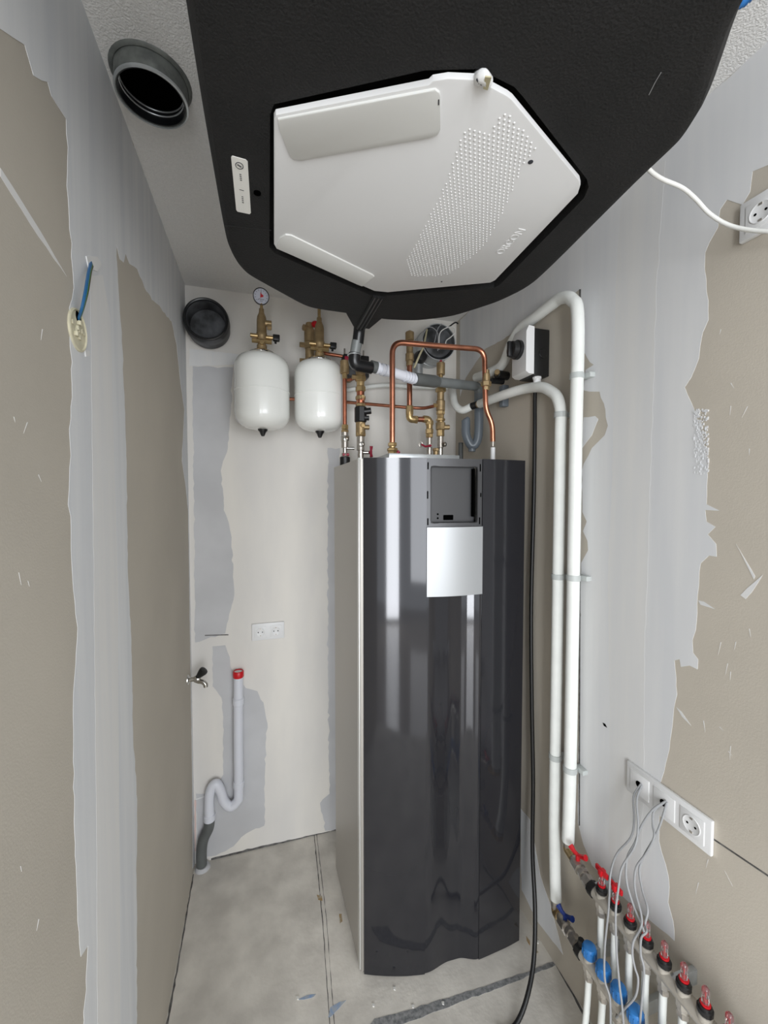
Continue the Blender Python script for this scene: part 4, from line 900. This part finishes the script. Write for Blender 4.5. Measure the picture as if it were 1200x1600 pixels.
MB().tube(fillet([j0+Vector((0, 0, -.02)), Vector((j0.x, j0.y-.002, j0.z-.045)), v0], .02), .0155, 12).build('elbow', 'brass', rv)
vb = MB(); vb.tube([v0, v1], .0135, 12); vb.tube([lp(v0, v1, .12), lp(v0, v1, .42)], .019, 8); vb.tube([lp(v0, v1, .5), lp(v0, v1, .62)], .0175, 6); vb.tube([lp(v0, v1, .72), lp(v0, v1, .95)], .0195, 6)
vb.build('valve_body', 'nickel', rv)
bfly(rv, lp(v0, v1, .27)+Vector((0, 0, .015)), 'dblue')
# floor heating tubes
ordn = ['first', 'second', 'third', 'fourth', 'fifth', 'sixth', 'seventh', 'eighth', 'ninth']
for k, y in enumerate(ys_u):
    m_ = MB().tube(spline([(XU, y, ZUm-.03), (XU+.004, y+.004, .38), (XU+.012, y+.002, .2), (XU+.008, y, 0)], 6), .0088, 12)
    o = solo('heating_tube', m_, 'offwhite', f'white floor-heating tube below the upper manifold, {ordn[k]} from its valve end', 'pipe', 'tubes below the upper manifold')
    MB_ = MB().lathe((XU, y, ZUm-.034), (0, 0, -1), [(0, .0135), (.014, .0135), (.016, .0095)], 6)
    MB_.build('compression_nut', 'nickel', mf)
for k, y in enumerate(ys_l):
    m_ = MB().tube(spline([(XLo, y, ZLo-.03), (XLo-.002, y+.004, .22), (XLo-.012, y+.006, .1), (XLo-.016, y+.006, 0)], 6), .0088, 12)
    solo('heating_tube', m_, 'offwhite', f'white floor-heating tube below the lower manifold, {ordn[k]} from its valve end', 'pipe', 'tubes below the lower manifold')
    MB().lathe((XLo, y, ZLo-.034), (0, 0, -1), [(0, .0135), (.014, .0135), (.016, .0095)], 6).build('compression_nut', 'nickel', ml)
# ------------------------------------------------------------------ standpipe with trap on back wall
YD = D-.032; rD = .0215
def dp(px, py): return at(px, py, y=YD)
sp_ = thing('standpipe', 'white plastic drain standpipe with an S trap and a grey foot on the back wall', 'drain pipe', (-.27, YD, 0))
top = dp(372.5, 1048)
MB().tube(spline([dp(372.5, 1056), dp(372.5, 1150), dp(373, 1238), dp(371, 1251), dp(360, 1260), dp(350, 1251), dp(345, 1236), dp(338, 1225), dp(330, 1232), dp(327, 1250), dp(327.5, 1280)], 8), rD, 22).build('trap_pipe', 'pvcw', sp_)
for px, a_, b_ in ((372.5, 1090, 1101), (373, 1220, 1230), (327.5, 1272, 1282)):
    MB().cyl(dp(px, b_), dp(px, a_), rD+.0035, 22).build('socket_collar', 'pvcw', sp_)
MB().lathe(dp(372.5, 1058), (0, 0, 1), [(0, rD+.001), (.004, rD+.003), (.026, rD+.003), (.030, rD), (.030, rD-.003), (.02, rD-.003)], 24, caps=False).build('red_ring', 'red', sp_)
MB().lathe(dp(372.5, 1052), (0, 0, 1), [(0, 0.001), (.008, rD-.001)], 20).build('top_plug', 'white', sp_)
MB().tube(spline([dp(327.5, 1280), dp(326, 1294), dp(318, 1312), dp(315, 1330), Vector((dp(315, 1350).x, YD, -.0))], 6), .0225, 20).build('grey_foot', 'pvcd', sp_)
pb_ = dp(315, 1350); MB().lathe((pb_.x+.004, YD, .0), (0, 0, 1), [(0, .034), (.006, .031), (.014, .026)], 16).build('mortar_collar', 'greyfill_shade', sp_)
# ------------------------------------------------------------------ tap
ft = thing('wall_tap', 'chrome tap with a black handle on the left wall near the corner', 'tap', (L, 1.90, .885))
z = at(300, 1060, x=L+.01).z-.01; y = 1.89
z = at(300, 1060, y=1.90).z
MB().lathe((L, y, z), (1, 0, 0), [(0, .022), (.004, .021), (.008, .012), (.012, .010)], 24).build('rosette', 'chrome', ft)
MB().lathe((L+.005, y, z), (1, 0, 0), [(0, .010), (.02, .010), (.022, .013), (.034, .015), (.044, .013), (.048, .009)], 20).build('tap_body', 'chrome', ft)
MB().tube(spline([(L+.03, y, z-.004), (L+.045, y-.005, z-.010), (L+.060, y-.010, z-.012), (L+.072, y-.014, z-.022), (L+.074, y-.014, z-.034)], 6), [.010]*20+[.0095]*5, 14).build('spout', 'chrome', ft)
ha = Vector((L+.040, y-.004, z+.008)); hd = Vector((.65, -.15, .72)).normalized()
MB().lathe(ha, hd, [(0, .010), (.008, .011), (.012, .013), (.034, .019), (.042, .018), (.045, .012)], 10).build('handle', 'black', ft)
# ------------------------------------------------------------------ junction box on left wall
jc = at(120, 516, x=L)
jb = thing('junction_box', 'round ivory junction box in the left wall with loose wires', 'junction box', (L, jc.y, jc.z))
MB().lathe((L, jc.y, jc.z), (1, 0, 0), [(0, .037), (.003, .037), (.004, .0345), (.0015, .033), (.0012, 0)], 36, caps=False).build('box_rim', 'ivory', jb)
m_ = MB()
for k in range(10):
    a = random.uniform(0, 6.28); r = random.uniform(.004, .027); yy_, zz_ = jc.y+r*math.cos(a), jc.z-.004+r*math.sin(a)
    m_.box(L+.001, L+random.uniform(.003, .007), yy_-.004, yy_+.004, zz_-.004, zz_+.004, .001)
m_.build('box_insert', 'ivory', jb)
MB().lathe((L+.001, jc.y+.004, jc.z+.026), (1, 0, 0), [(0, .011), (.0012, .011)], 16).build('conduit_mouth', 'void', jb)
e_ = at(141, 409, x=L)
for k, (m, dx) in enumerate((('wireblue', 0), ('wireblue', .003), ('wiregreen', .006), ('wirebrown', .009))):
    pts = [Vector((L+.002, jc.y+.002+dx*.3, jc.z+.02)), at(128+k*.8, 480, x=L+.016-k*.002), at(133+k*1.3, 455, x=L+.018), at(138+k*1.2, 425, x=L+.010), Vector((L+.001, e_.y+dx*.8, e_.z-dx*.5))]
    MB().tube(spline(pts, 6), .0021, 7).build('loose_wire', m, jb)
jh = [at(*q, x=L) for q in ((134, 402), (150, 402), (156, 412), (150, 421), (138, 418))]
patch(wl, 'filler_patch', [(133, 400), (150, 401), (157, 412), (150, 424), (137, 420)], 'filler', 'L', .0022, amp=.0012, seed=77)
patch(wl, 'filler_patch', [(131, 546), (138, 548), (138, 556), (132, 557)], 'filler', 'L', .0022, amp=.001, seed=78)
